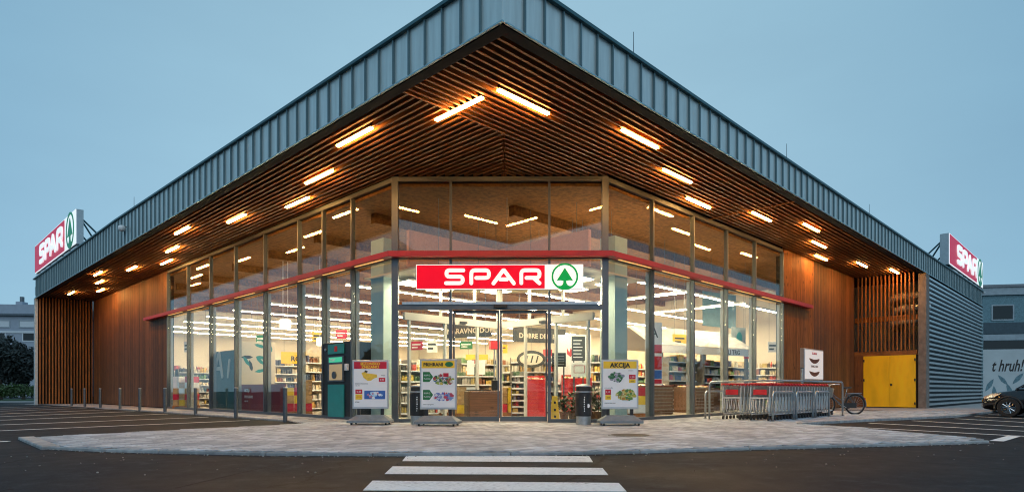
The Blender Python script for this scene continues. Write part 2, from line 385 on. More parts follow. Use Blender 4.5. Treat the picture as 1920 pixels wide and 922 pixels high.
for a, b in (((-6.21,10.79),(1.10,11.81)),((-5.64,13.77),(1.05,15.00)),((-5.25,16.83),(1.00,19.00)),((-4.96,19.77),(0.95,23.13)),((-4.87,22.36),(0.81,26.60)),((-4.67,26.31),(0.62,30.16)),((-4.67,29.58),(0.52,33.43)),((-4.67,32.85),(0.14,36.51))):
    line(a, b)
for a, b in (((10.15,-1.41),(8.70,-6.41)),((12.31,-1.74),(10.53,-6.22)),((14.67,-2.27),(12.26,-6.22)),((17.17,-2.90),(14.48,-6.41)),((19.58,-3.09),(17.07,-6.60)),((22.18,-3.14),(19.77,-6.80))):
    line(a, b)
line((7.21,-5.09),(9.13,-5.17),0.2); line((-5.93,7.74),(-5.01,7.21),0.16)
# ------------------------------------------------------------------ plaza with pavers
front = [(-4.71,7.66),(-4.77,4.92),(-4.28,3.86),(-3.8,3.09),(-2.87,1.71),(-1.88,0.6),(-0.55,-0.72),(0.99,-1.78),(2.55,-2.68),(4.18,-3.65),(5.42,-4.42),(6.6,-5.05),(7.4,-4.82)]
right = [(9.49,-2.14),(9.95,-0.75),(12.61,-1.27),(15.48,-2.0),(18.17,-2.68),(23.49,-2.9),(28.45,-2.75),(60,-3.2)]
PLAZA = front + right + [(60,4.0),(28,4.0),(28,45),(-1.0,45),(0.3,40.0),(0.85,29.3),(1.19,25.05),(1.34,20.39),(1.45,16.38),(1.56,13.66),(1.6,10.6),(1.0,8.42),(-1.02,8.13),(-2.39,7.98),(-3.9,7.7)]
plaza = struct('paved_forecourt', MB().prism(ccw(PLAZA), -0.10, -0.014), M['joint'])
def inside(x, y, poly):
    c = False; n = len(poly); j = n-1
    for i in range(n):
        xi, yi = poly[i]; xj, yj = poly[j]
        if (yi > y) != (yj > y) and x < (xj-xi)*(y-yi)/(yj-yi)+xi: c = not c
        j = i
    return c
def covered(x, y):   # under the shop floor
    return x > 3.0 and y > 3.1 and (x-3.0)*4.0 + (y-7.1)*3.87 > 0
TON = []
for i in range(9):
    k = random.uniform(0.62, 1.3); TON.append((0.45*k, 0.50*k, 0.55*k))
PW, PD = 0.24, 0.16
def paver(mb, x, y, z, e=0.004):
    hx, hy = PW/2-0.004, PD/2-0.004; c = 0.006
    mb.add([(x-hx,y-hy,-0.03),(x+hx,y-hy,-0.03),(x+hx,y+hy,-0.03),(x-hx,y+hy,-0.03),
            (x-hx,y-hy,z-c),(x+hx,y-hy,z-c),(x+hx,y+hy,z-c),(x-hx,y+hy,z-c),
            (x-hx+c,y-hy+c,z),(x+hx-c,y-hy+c,z),(x+hx-c,y+hy-c,z),(x-hx+c,y+hy-c,z)],
           [(0,1,5,4),(1,2,6,5),(2,3,7,6),(3,0,4,7),(4,5,9,8),(5,6,10,9),(6,7,11,10),(7,4,8,11),(8,9,10,11)])
cells = []
j = 0
y = -5.2
while y < 26:
    x = -5.0 + (PW/2 if j % 2 else 0)
    while x < 24:
        if all(inside(x+a*PW*.5, y+b*PD*.5, PLAZA) for a in (-1,1) for b in (-1,1)) and not covered(x, y):
            dx, dy = x-CAMX, y-CAMY; t = dx*F2[0]+dy*F2[1]; r = dx*R2[0]+dy*R2[1]
            if t < 26 and abs(r/t) < 0.86: cells.append((t, x, y))
        x += PW
    y += PD; j += 1
cells.sort()
pv = []
for c in TON:
    mb = MB(); mb.cc = c; paver(mb, 0, 0, 0.0); me = mb.mesh('paver'); me.materials.append(M['paver']); pv.append(me)
for t, x, y in cells[:300]:
    obj('paver', random.choice(pv), None, plaza, (x, y, random.uniform(-0.003, 0.002)))
mb = MB()
for t, x, y in cells[300:]:
    mb.cc = random.choice(TON); paver(mb, x, y, random.uniform(-0.003, 0.002))
obj('paver_field', mb, M['paver'], plaza, kind='stuff')
# far footways where single pavers cannot be told apart
obj('footway', MB().prism(ccw([(14.2,-1.5),(15.48,-1.85),(18.17,-2.55),(23.49,-2.78),(28.45,-2.63),(60,-3.0),(60,3.9),(24.2,3.0),(23.5,0.2)]), -0.03, -0.009), M['slab'], plaza)
obj('footway', MB().prism(ccw([(1.4,22),(2.98,22),(2.98,41),(-0.4,41),(0.4,40.0),(0.95,29.3),(1.3,25.05)]), -0.03, -0.009), M['slab'], plaza)
# kerb stones
def kerbs(pts, wd=0.14, top=0.004, step=1.0, drop=-0.12):
    for a, b in zip(pts[:-1], pts[1:]):
        a = Vector((a[0],a[1],0)); b = Vector((b[0],b[1],0)); L = (b-a).length; n = max(1, round(L/step)); d = (b-a)/n
        for i in range(n):
            p = a + d*i; l = d.length - 0.008
            mb = MB().bbox(0, -wd/2, drop, l, wd/2, top, 0.014)
            o = obj('kerb_stone', mb, M['kerb'], plaza, p); o.rotation_euler = (0,0,math.atan2(d.y,d.x))
kerbs([front[0], front[1]], 0.24, 0.003); kerbs(front[1:12], 0.06, 0.001, 2.0)
kerbs(right[1:7], 0.16, 0.03)
kerbs([(0.85,29.3),(1.19,25.05),(1.34,20.39),(1.45,16.38),(1.56,13.66),(1.6,10.6)], 0.10, 0.003)
# manhole in the forecourt
mh = thing('manhole_cover', 'round dark iron manhole cover set into the paving before the entrance', 'manhole cover', (3.38,-0.02,0))
obj('cover', MB().lathe([(0.36,-0.02),(0.36,0.006),(0.34,0.010)], 28), pm('cast_iron', (0.035,0.028,0.022), 0.6, 0.5, 0.3, 30, 0.4), mh)
obj('rim', MB().lathe([(0.42,-0.02),(0.42,0.006),(0.365,0.006),(0.365,-0.02)], 28), M['steel_dark'], mh)
# ------------------------------------------------------------------ the shop building
shop = thing('store_building', 'supermarket with glazed corner, larch walls and a deep zinc-edged canopy', 'building')
SOFF = 6.50
roof = obj('roof', MB().box(0.03,0.03,6.62,XE,YE,7.12), M['dark'], shop)
def topL(y): return 7.20 + min(0.36, 0.0165*y)
def topR(x): return 7.18 + max(0, min(0.2, 0.005*(x-8)))
FB = 6.42
mb = MB().box(0, 0.003, 0, 0.03, 0.464, 1); pmL = mb.mesh('fascia_panel'); pmL.materials.append(M['zinc'])
mb = MB().box(0.003, 0, 0, 0.464, 0.03, 1); pmR = mb.mesh('fascia_panel'); pmR.materials.append(M['zinc'])
mb = MB().box(-0.045, -0.012, 0, 0.0, 0.012, 1); smL = mb.mesh('standing_seam'); smL.materials.append(M['zinc_seam'])
mb = MB().box(-0.012, -0.045, 0, 0.012, 0.0, 1); smR = mb.mesh('standing_seam'); smR.materials.append(M['zinc_seam'])
n = int(YE/0.468)
for i in range(n):
    y = i*0.468; h = topL(y) - FB
    o = obj('fascia_panel', pmL, None, roof, (0.0+random.uniform(-.003,.003), y, FB)); o.scale = (1,1,h); o.rotation_euler = (0, random.uniform(-.004,.004), 0)
    if i: o = obj('standing_seam', smL, None, roof, (0, y, FB)); o.scale = (1,1,h-0.03)
n2 = int(XE/0.468)
for i in range(n2):
    x = i*0.468; h = topR(x) - FB
    o = obj('fascia_panel', pmR, None, roof, (x, random.uniform(-.003,.003), FB)); o.scale = (1,1,h); o.rotation_euler = (random.uniform(-.004,.004), 0, 0)
    if i: o = obj('standing_seam', smR, None, roof, (x, 0, FB)); o.scale = (1,1,h-0.03)
def longbar(name, mat, x0, x1, segs, parent, axis='y'):
    """bar along an axis whose height follows the parapet"""
    mb = MB(); vs = []
    for s, z0, z1 in segs:
        for p in ((x0,z0),(x1,z0),(x1,z1),(x0,z1)):
            vs.append((p[0], s, p[1]) if axis == 'y' else (s, p[0], p[1]))
    fs = []
    for i in range(len(segs)-1):
        for k in range(4): fs.append((i*4+k, i*4+(k+1) % 4, i*4+4+(k+1) % 4, i*4+4+k))
    fs += [(3,2,1,0), tuple(len(vs)-4+k for k in range(4))]
    if axis == 'y': fs = [f[::-1] for f in fs]
    return obj(name, mb.add(vs, fs), mat, parent)
longbar('coping', M['coping'], -0.075, 0.35, [(y, topL(y)-0.005, topL(y)+0.055) for y in (-0.075, 5, 10, 15, 21.9, YE+.06)], roof)
longbar('coping', M['coping'], -0.075, 0.35, [(x, topR(x)-0.003, topR(x)+0.058) for x in (0.352, 8, 20, 48)][:3]+[(XE+.06, topR(XE)-.003, topR(XE)+.058)], roof, 'x')
longbar('drip_edge', M['drip'], -0.034, 0.004, [(y, FB-0.03, FB-0.002) for y in (-0.028, YE)], roof)
longbar('drip_edge', M['drip'], -0.034, 0.004, [(x, FB-0.03, FB-0.002) for x in (0.062, XE)], roof, 'x')
longbar('edge_board', M['dark'], 0.062, 0.27, [(y, FB-0.01, 6.615) for y in (0.062, YE)], roof)
longbar('edge_board', M['dark'], 0.062, 0.27, [(x, FB-0.01, 6.615) for x in (0.272, XE)], roof, 'x')
obj('gable_end', MB().box(0.05, YE-0.03, FB, 3.0, YE, topL(40)), M['zinc'], roof)
obj('gable_end', MB().box(XE-0.03, 0.05, FB, XE, 6.0, topR(44)), M['zinc'], roof)
# soffit slats, every one a larch lath
SW, SH, SP = 0.050, 0.095, 0.172
def slat(a, b):
    (x0,y0),(x1,y1) = a, b
    if abs(x1-x0) > abs(y1-y0): obj('slat', MB().box(x0, y0-SW/2, SOFF, x1, y0+SW/2, SOFF+SH), M['slat_x'], roof)
    else: obj('slat', MB().box(x0-SW/2, y0, SOFF, x0+SW/2, y1, SOFF+SH), M['slat_y'], roof)
def cham(x): return 7.1 - (x-3.0)*4.0/3.87          # y of the chamfer line at x
k = 0; p = 0.315
while p < 5.0:
    q = p + random.uniform(-.003,.003)
    if p < 3.0:
        slat((0.29, q), (28.1, q)); 
        slat((q, 3.09), (q, YE-0.5))
    else:
        slat((q+SW/2+.002, q), (3.0 + (7.1-q)*3.87/4.0 - 0.03, q))
        slat((q, q+SW/2+.002), (q, cham(q) - 0.03))
    p += SP
obj('soffit_trim', MB().box(0.29, 3.03, SOFF-0.004, 3.1, 3.08, SOFF+SH), M['slat_x'], roof)
obj('soffit_trim', MB().box(0.272, 0.272, SOFF-0.006, 0.29, YE-.5, SOFF+SH), M['slat_y'], roof)
obj('soffit_trim', MB().box(0.292, 0.272, SOFF-0.006, 28.1, 0.29, SOFF+SH), M['slat_x'], roof)
# thin joint strips crossing the soffit
obj('joint_strip', MB().box(12.55, 0.29, 6.455, 12.585, 3.06, 6.48), M['slat_y'], roof)
obj('joint_strip', MB().box(0.29, 28.9, 6.455, 2.95, 28.935, 6.48), M['slat_x'], roof)
# lightning rods and a small camera dome
for x in (3.75, 11.5, 19.56): obj('lightning_rod', MB().cyl((x,0.15,7.2),(x,0.15,7.85),0.009,0.006,6), M['steel_dark'], roof)
obj('lightning_rod', MB().cyl((0.15,20.0,7.5),(0.15,20.0,8.15),0.011,0.007,6), M['steel_dark'], roof)
dome = obj('security_camera', MB().lathe([(0.05,-0.14),(0.11,-0.10),(0.13,-0.02),(0.12,0.05),(0.06,0.09)], 14), M['white'], roof, (-0.16, 20.4, 7.0), smooth=True)
obj('camera_arm', MB().cyl((0.0,20.4,7.06),(-0.14,20.4,7.06),0.025), M['steel_dark'], roof)

# --- glazed walls
def pane(parent, mb): return obj('pane', mb, M['glass'], parent)
ML = [7.1, 9.19, 10.86, 12.45, 15.01, 17.60, 20.17, 22.83, 25.59]
MR = [6.87, 9.15, 11.54, 13.88, 16.18, 18.81]
gl = obj('window_wall', MB().box(2.95,7.18,6.37,3.07,25.56,6.49), M['frame'], shop)
gr = obj('window_wall', MB().box(6.95,3.05,6.37,18.78,3.17,6.49), M['frame'], shop)
obj('sill', MB().box(2.93,7.18,-0.02,3.08,25.56,0.085), M['frame'], gl)
obj('sill', MB().box(6.95,3.03,-0.02,18.78,3.18,0.085), M['frame'], gr)
obj('transom', MB().box(2.955,7.18,4.32,3.07,25.56,4.47), M['frame'], gl)
obj('transom', MB().box(6.95,3.055,4.32,18.78,3.17,4.47), M['frame'], gr)
for i, y in enumerate(ML[1:], 1):
    obj('mullion', MB().box(2.925,y-0.03,0.086,3.05,y+0.03,4.319), M['frame'], gl)
    obj('mullion', MB().box(2.925,y-0.03,4.471,3.05,y+0.03,6.369), M['frame'], gl)
    obj('inner_post', MB().box(3.075,y-0.035,0.02,3.19,y+0.035,4.31), M['inpost'], gl)
for i, x in enumerate(MR[1:], 1):
    obj('mullion', MB().box(x-0.03,3.025,0.086,x+0.03,3.15,4.319), M['frame'], gr)
    obj('mullion', MB().box(x-0.03,3.025,4.471,x+0.03,3.15,6.369), M['frame'], gr)
    obj('inner_post', MB().box(x-0.035,3.175,0.02,x+0.035,3.29,4.31), M['inpost'], gr)
for a, b in zip(ML[:-1], ML[1:]):
    a += 0.034 if a > 7.2 else 0.085; b -= 0.034
    lo = 2.30 if abs(a-9.224) < 0.01 else 0.088
    pane(gl, MB().box(3.0,a,lo,3.018,b,4.317)); pane(gl, MB().box(3.0,a,4.473,3.018,b,6.367))
for a, b in zip(MR[:-1], MR[1:]):
    a += 0.034 if a > 7 else 0.085; b -= 0.034
    pane(gr, MB().box(a,3.1,0.088,b,3.118,4.317)); pane(gr, MB().box(a,3.1,4.473,b,3.118,6.367))
# --- entrance front across the cut corner; u runs along it, v points into the shop
CA = math.atan2(-4.0, 3.87); CL = math.hypot(4.0, 3.87)
ent = obj('entrance_front', MB().box(0.09,-0.05,6.37,CL-0.09,0.07,6.49), M['frame'], shop, (3.0,7.1,0), CA)
U1, U2, U3 = 1.477, 2.77, 4.09
for u in (0.0, CL): obj('corner_post', MB().box(u-0.085,-0.06,-0.02,u+0.085,0.11,6.495), M['frame'], ent)
obj('transom', MB().box(0.09,-0.03,4.32,CL-0.09,0.07,4.47), M['frame'], ent)
obj('door_header', MB().box(0.09,-0.06,2.98,CL-0.09,0.08,3.11), M['frame'], ent)
obj('door_track', MB().box(0.2,-0.10,3.112,CL-0.2,0.06,3.175), M['steel'], ent)
obj('sill', MB().box(0.09,-0.05,-0.02,U1-0.04,0.08,0.09), M['frame'], ent)
obj('sill', MB().box(U3+0.04,-0.05,-0.02,CL-0.09,0.08,0.09), M['frame'], ent)
for u in (U1, U3):
    obj('mullion', MB().box(u-0.04,-0.055,-0.02,u+0.04,0.09,2.979), M['frame'], ent)
    obj('mullion', MB().box(u-0.03,-0.045,3.177,u+0.03,0.06,4.319), M['frame'], ent)
    obj('mullion', MB().box(u-0.03,-0.045,4.471,u+0.03,0.06,6.369), M['frame'], ent)
for a, b in ((0.09,U1-0.035),(U1+0.035,U3-0.035),(U3+0.035,CL-0.09)):
    pane(ent, MB().box(a,0.0,3.177,b,0.018,4.317)); pane(ent, MB().box(a,0.0,4.473,b,0.018,6.367))
pane(ent, MB().box(0.09,0.0,0.092,U1-0.045,0.018,2.977)); pane(ent, MB().box(U3+0.045,0.0,0.092,CL-0.09,0.018,2.977))
obj('door_sensor', MB().bbox(2.62,-0.16,3.02,2.98,-0.062,3.10,0.015), M['black'], ent)
for a, b in ((U1+0.05, U2-0.012), (U2+0.012, U3-0.05)):
    d = obj('sliding_door', MB().box(a,0.10,0.02,b,0.15,0.15), M['frame'], ent)
    obj('door_stile', MB().box(a,0.10,0.152,a+0.045,0.15,2.90), M['frame'], d)
    obj('door_stile', MB().box(b-0.045,0.10,0.152,b,0.15,2.90), M['frame'], d)
    obj('door_rail', MB().box(a,0.10,2.902,b,0.15,2.975), M['frame'], d)
    obj('pane', MB().box(a+0.047,0.118,0.154,b-0.047,0.13,2.898), M['glass_in'], d)
# --- red beam round the glazing
beam = obj('red_beam', MB().prism([(2.68,28.4),(2.68,6.97),(6.735,2.775),(21.4,2.775),(21.4,3.0),(6.83,3.0),(2.90,7.06),(2.90,28.4)], 4.335, 4.475), M['red'], shop)
for a, b in zip(ML[:-1], ML[1:]):
    c = a + (b-a)*random.uniform(.1,.2); obj('strip_lamp', MB().box(2.80,c,4.318,2.84,b-(b-a)*random.uniform(.1,.3),4.333), M['beam_lamp'], beam)
for a, b in zip(MR[:-1], MR[1:]):
    c = a + (b-a)*random.uniform(.1,.2); obj('strip_lamp', MB().box(c,2.90,4.318,b-(b-a)*random.uniform(.1,.3),2.94,4.333), M['beam_lamp'], beam)
# --- larch walls
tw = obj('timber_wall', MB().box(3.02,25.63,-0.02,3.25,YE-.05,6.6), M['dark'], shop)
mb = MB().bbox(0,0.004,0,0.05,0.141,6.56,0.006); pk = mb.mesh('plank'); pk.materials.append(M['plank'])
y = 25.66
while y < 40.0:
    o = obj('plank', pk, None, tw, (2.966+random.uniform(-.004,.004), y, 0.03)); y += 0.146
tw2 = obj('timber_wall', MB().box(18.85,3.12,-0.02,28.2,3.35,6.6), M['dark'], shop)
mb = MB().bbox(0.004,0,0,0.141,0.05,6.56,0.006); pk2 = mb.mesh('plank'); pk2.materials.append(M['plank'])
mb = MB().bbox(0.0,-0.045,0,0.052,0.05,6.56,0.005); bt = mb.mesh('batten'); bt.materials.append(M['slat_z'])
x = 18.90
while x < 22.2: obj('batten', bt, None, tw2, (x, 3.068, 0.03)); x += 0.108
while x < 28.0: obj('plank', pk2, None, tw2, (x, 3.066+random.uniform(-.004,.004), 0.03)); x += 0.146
# --- slatted end wall closing the canopy
ew = obj('end_wall', MB().box(0.14,YE-0.08,-0.02,3.0,YE-0.03,6.6), M['dark'], shop)
mb = MB().bbox(-0.033,0,0,0.033,0.15,6.5,0.005); es = mb.mesh('slat'); es.materials.append(M['slat_z'])
x = 0.24
while x < 2.95: obj('slat', es, None, ew, (x, YE-0.25, 0.02)); x += 0.158
obj('end_post', MB().box(-0.02,YE-0.28,-0.05,0.13,YE+.02,6.385), pm('pale_post', (0.45,0.52,0.54), 0.5, 0.1), ew)
# --- door wall under the far end of the canopy
DX = 28.2
dw = obj('service_wall', MB().box(DX,0.36,2.56,DX+0.1,3.1,2.78), M['slat_y'], shop)
obj('door_frame', MB().box(DX,0.31,-0.02,DX+0.1,0.40,2.558), M['dark'], dw)
obj('door_frame', MB().box(DX,2.68,-0.02,DX+0.1,3.1,2.558), M['plank'], dw)
mb = MB().bbox(0,-0.03,0,0.10,0.03,3.72,0.004); ls = mb.mesh('slat'); ls.materials.append(M['slat_z'])
y = 0.50
while y < 3.08: obj('slat', ls, None, dw, (DX-0.03, y, 2.79)); y += 0.172
obj('rail', MB().box(DX+0.075,0.36,4.25,DX+0.16,3.1,4.5), M['slat_y'], dw)
obj('pillar', MB().box(DX-0.06,-0.02,-0.05,DX+0.62,0.30,6.40), M['concrete'], dw)
for k, (a, b) in enumerate(((0.41,1.53),(1.54,2.67))):
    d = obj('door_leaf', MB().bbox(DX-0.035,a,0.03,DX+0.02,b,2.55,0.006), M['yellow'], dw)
    hy = a+0.03 if k == 0 else b-0.03
    for z in (0.22, 1.35, 2.32): obj('hinge', MB().cyl((DX-0.06,hy,z-0.06),(DX-0.06,hy,z+0.06),0.03,n=8), M['black'], d)
    if k == 0: obj('handle', MB().cyl((DX-0.075,b-0.09,1.12),(DX-0.036,b-0.09,1.12),0.05,n=12), M['black'], d)
    for z0, z1 in ((0.035, 0.06),): pass
# plant room seen through the lattice
obj('inner_wall', MB().box(DX+3.2,0.2,-0.02,DX+3.35,6.0,6.55), pm('plant_wall', (0.30,0.36,0.42), 0.8, 0, 0.15, 2), dw)
for z, y0 in ((5.55,0.5),(4.95,0.35),(4.3,0.5)):
    pts = [(DX+1.6, y0 + 0.15*math.cos(a), z + 0.1*math.sin(a)) for a in (0,)]
    dct = thing('ventilation_duct', 'pale ventilation duct behind the timber lattice at %s height' % ('top','middle','lower')[(5.55,4.95,4.3).index(z)], 'duct', (0,0,0))
    obj('pipe', MB().tube([(DX+1.2,y0-.3,z),(DX+1.2,y0+.9,z),(DX+1.25,y0+1.15,z-.06),(DX+1.5,y0+1.3,z-.2),(DX+3.15,y0+1.32,z-.2)], 0.16, 12), M['white'], dct, smooth=True)
    obj('collar', MB().cyl((DX+1.2,y0+.2,z),(DX+1.2,y0+.28,z),0.18,n=14), M['steel'], dct)
# --- ribbed steel side
rw = obj('ribbed_wall', MB().box(DX+0.66,0.09,-0.05,XE-0.05,0.2,6.42), pm('rib_backing', (0.012,0.018,0.024), 0.7), shop)
RL = XE-0.12-(DX+0.64)
prof = [(0.068,0.02),(-0.03,0.035),(-0.03,0.12),(0.068,0.145)]
mb = MB(); vs = []
for xx in (0, RL):
    for yy, zz in prof: vs.append((xx, yy, zz))
mb.add(vs, [(0,4,5,1),(1,5,6,2),(2,6,7,3),(3,7,4,0),(0,1,2,3),(7,6,5,4)]); rb = mb.mesh('rib'); rb.materials.append(M['corr'])
for i in range(28): obj('rib', rb, None, rw, (DX+0.64, 0.02, 0.08+i*0.2255))
obj('corner_trim', MB().box(XE-0.11,-0.02,-0.05,XE-0.02,0.12,6.40), M['drip'], rw)
obj('far_wall', MB().box(XE-0.2,0.21,-0.05,XE-0.04,YE-1,6.6), M['slab'], shop)

# ------------------------------------------------------------------ canopy strip lights
LL = [(1.55,2.12),(0.82,4.83),(1.56,7.80),(2.2,10.32),(1.62,13.40),(0.9,16.35),(1.62,19.75),(2.25,22.65),(1.6,25.4),(0.8,28.0),(1.45,30.7),(2.15,33.8),(1.2,36.2)]
LR = [(1.55,1.68),(4.68,1.05),(7.44,1.69),(10.02,2.46),(12.8,1.70),(15.38,1.04),(18.22,1.72),(20.8,2.5),(23.66,1.7),(26.4,1.07)]
LEN = 1.42
def lamp_mesh(ax):
    h = MB(); d = MB()
    if ax == 'y': h.box(-0.055,-0.02,0.002,0.055,LEN+0.02,0.11); d.box(-0.036,0,-0.036,0.036,LEN,0.0)
    else: h.box(-0.02,-0.055,0.002,LEN+0.02,0.055,0.11); d.box(0,-0.036,-0.036,LEN,0.036,0.0)
    h = h.mesh('housing'); d = d.mesh('diffuser'); h.materials.append(M['dark']); d.materials.append(M['canopy_lamp']); return h, d
hy_, dy_ = lamp_mesh('y'); hx_, dx_ = lamp_mesh('x')
for i, (x, y) in enumerate(LL):
    t = thing('canopy_light', 'warm glowing strip light, %s from the canopy corner along the bollard side' % ORD[i], 'light', (x,y,SOFF-0.005), 0, 'strip lights under the canopy')
    obj('housing', hy_, None, t); obj('diffuser', dy_, None, t)
for i, (x, y) in enumerate(LR):
    t = thing('canopy_light', 'warm glowing strip light, %s from the canopy corner along the trolley side' % ORD[i], 'light', (x,y,SOFF-0.005), 0, 'strip lights under the canopy')
    obj('housing', hx_, None, t); obj('diffuser', dx_, None, t)

# ------------------------------------------------------------------ illuminated signs
def rounded(path, r, n=7):
    out = [Vector((*path[0],))]
    for a, b, c in zip(path[:-2], path[1:-1], path[2:]):
        a = Vector(a); b = Vector(b); c = Vector(c); u = (a-b); v = (c-b)
        rr = min(r, u.length*0.49, v.length*0.49); u.normalize(); v.normalize()
        p, q = b+u*rr, b+v*rr
        for i in range(n+1):
            s = i/n; out.append(p*(1-s)**2 + b*2*s*(1-s) + q*s*s)
    out.append(Vector((*path[-1],)))
    return out
def ribbon(mb, path, wd, d0, d1, closed=False):
    m_ = len(path); L = []; Rr = []
    for i, p in enumerate(path):
        d = (path[min(i+1,m_-1)] - path[max(i-1,0)]).normalized(); nn = Vector((-d.y, d.x))*wd/2
        L.append(p+nn); Rr.append(p-nn)
    d = (path[-1]-path[-2]).normalized(); e = (path[0]-path[1]).normalized()
    cap = lambda c, dr, a0: [c + Vector((math.cos(a0+a)*wd/2, math.sin(a0+a)*wd/2)) for a in [math.pi*k/8 for k in range(1,8)]]
    ang = math.atan2(d.y, d.x) - math.pi/2; ang2 = math.atan2(e.y, e.x) - math.pi/2
    end = cap(path[-1], d, ang); beg = cap(path[0], e, ang2)
    outline = Rr + end + L[::-1] + beg
    vs = [(p.x, -d1, p.y) for p in outline] + [(p.x, -d0, p.y) for p in outline]
    n_ = len(outline); o = len(Rr); ne = len(end)
    fs = []
    for i in range(m_-1):
        fs.append((i, i+1, n_-len(beg)-2-i, n_-len(beg)-1-i))
    fs.append(tuple([m_-1] + list(range(m_, m_+ne)) + [m_+ne]))
    fs.append(tuple([m_+ne+m_-1] + list(range(m_+ne+m_, n_)) + [0]))
    fs += [(i, n_+i, n_+(i+1) % n_, (i+1) % n_) for i in range(n_)]
    mb.add(vs, fs)
SU = 4.36/1468.0
GLY = {
 'S': ((460, 115, [[(164,128.5),(16.5,128.5),(16.5,73),(158.5,73),(158.5,16.5),(12,16.5)]])),
 'P': ((677, 115, [[(16.5,16),(16.5,128.5),(171.5,128.5),(171.5,62),(60,62)]])),
 'A': ((872, 115, [[(16,14),(105,134),(194,14)],[(76,49),(134,49)]])),
 'R': ((1115,115, [[(16.5,16),(16.5,128.5),(176,128.5),(176,62),(62,62)],[(122,62),(176,15)]])),
}
def make_sign(name, label, loc, rz, k, depth, mw, mr, mg, mbx, truss=False):
    s = thing(name, label, 'sign', loc, rz)
    u = SU*k; W = 1468*u; H = 220*u
    box = obj('sign_box', MB().box(0,0,0,W,depth,H), mbx, s)
    obj('white_face', MB().box(0.004*k,-0.012*k,0.004*k,W-0.004*k,-0.001,H-0.004*k), mw, s)
    X = lambda c: (c-207)*u
    Z = lambda c: (298-c)*u
    obj('red_field', MB().box(X(214),-0.020*k,Z(290),X(1337),-0.0125*k,Z(86)), mr, s)
    for ch, (ox, oy, paths) in GLY.items():
        mb = MB()
        for q, pth in enumerate(paths):
            pts = rounded([(X(ox)+p[0]*u, Z(260)+p[1]*u) for p in pth], 34*u if ch != 'A' else 16*u)
            ribbon(mb, pts, 33*u, 0.0205*k, (0.045+0.003*q)*k)
        obj('letter', mb, mw, s)
    cx, cz = X(1513), Z(186)
    mb = MB(); n = 48; vs = []
    for r in (117*u, 101*u):
        for d in (0.0125*k, 0.022*k):
            for i in range(n): vs.append((cx+r*math.cos(2*math.pi*i/n), -d, cz+r*math.sin(2*math.pi*i/n)))
    fs = []
    for i in range(n):
        j = (i+1) % n
        fs += [(n+i, 3*n+i, 3*n+j, n+j)[::-1], (i, n+i, n+j, j)[::-1], (2*n+i, 2*n+j, 3*n+j, 3*n+i)[::-1]]
    obj('emblem_ring', mb.add(vs, fs), mg, s)
    T = lambda pts: [(cx+a*u, cz+b*u) for a, b in pts]
    flare = [(-12,-38),(-14,-60),(-24,-78),(-44,-88),(-66,-84)] ; 
    arc = [(101*math.cos(R(a)), 101*math.sin(R(a))) for a in range(-126,-53,6)]
    tree = [(0,78),(-72,-36),(-40,-33),(-13,-37),(-14,-56),(-22,-72),(-38,-82)] + arc + [(38,-82),(22,-72),(14,-56),(13,-37),(40,-33),(72,-36)]
    obj('emblem_tree', MB().prism(T(tree), 0.0128*k, 0.024*k, XZ), mg, s)
    if truss:
        for fx in (0.06*W, 0.36*W, 0.66*W, 0.94*W):
            for a, b in (((fx,depth+.03,-0.75),(fx,depth+.03,H*.92)),((fx,depth+.03,H*.85),(fx,depth+2.3,-0.75)),((fx,depth+.03,H*.8),(fx,depth+1.3,-0.75)),((fx,depth+.03,H*.35),(fx,depth+1.2,-0.7))):
                obj('strut', MB().cyl(a, b, 0.045, n=6), M['coping'], s)
        for i in range(7):
            fx = W*(0.06+0.145*i)
            obj('bracket', MB().cyl((fx,0.1,-0.62),(fx,0.1,-0.002),0.04,n=6), M['coping'], s)
            obj('spotlight', MB().cyl((fx+0.15,-0.02,-0.28),(fx+1.1,-0.02,-0.28),0.11,n=10), M['white'], s)
    return s
def signmat(name, c, s):
    m, nt, b = nmat(name); b.inputs['Base Color'].default_value = (*c,1); b.inputs['Emission Color'].default_value = (*c,1); b.inputs['Emission Strength'].default_value = s; b.inputs['Roughness'].default_value = 0.35; b.inputs['Specular IOR Level'].default_value = 0.08
    return m
SWm = signmat('sign_white', (0.86,0.86,0.86), 0.75); SRm = signmat('sign_red', (0.58,0.004,0.022), 0.8); SGm = signmat('sign_green', (0.005,0.25,0.055), 0.9)
RWm = signmat('roof_sign_white', (0.82,0.86,0.90), 0.75); RRm = signmat('roof_sign_red', (0.48,0.008,0.05), 0.62); RGm = signmat('roof_sign_green', (0.012,0.17,0.09), 0.6)
BXm = pm('sign_casing', (0.42,0.50,0.54), 0.5, 0.2, 0.08)
cu = (math.cos(CA), math.sin(CA)); cv = (-cu[1], cu[0])
def ch(u, v): return (3.0+cu[0]*u+cv[0]*v, 7.1+cu[1]*u+cv[1]*v)
p = ch(0.60, -0.28)
make_sign('entrance_sign', 'long red and white lit sign reading SPAR over the sliding doors', (p[0],p[1],3.47), CA, 1.0, 0.12, SWm, SRm, SGm, M['white'])
make_sign('roof_sign', 'red and white roof sign on the canopy end above the bollards', (0.25,41.9,8.12), R(-90), 2.64, 0.30, RWm, RRm, RGm, BXm, True)
make_sign('roof_sign', 'red and white roof sign above the ribbed steel wall', (35.1,0.25,7.86), 0, 2.64, 0.42, RWm, RRm, RGm, BXm, True)
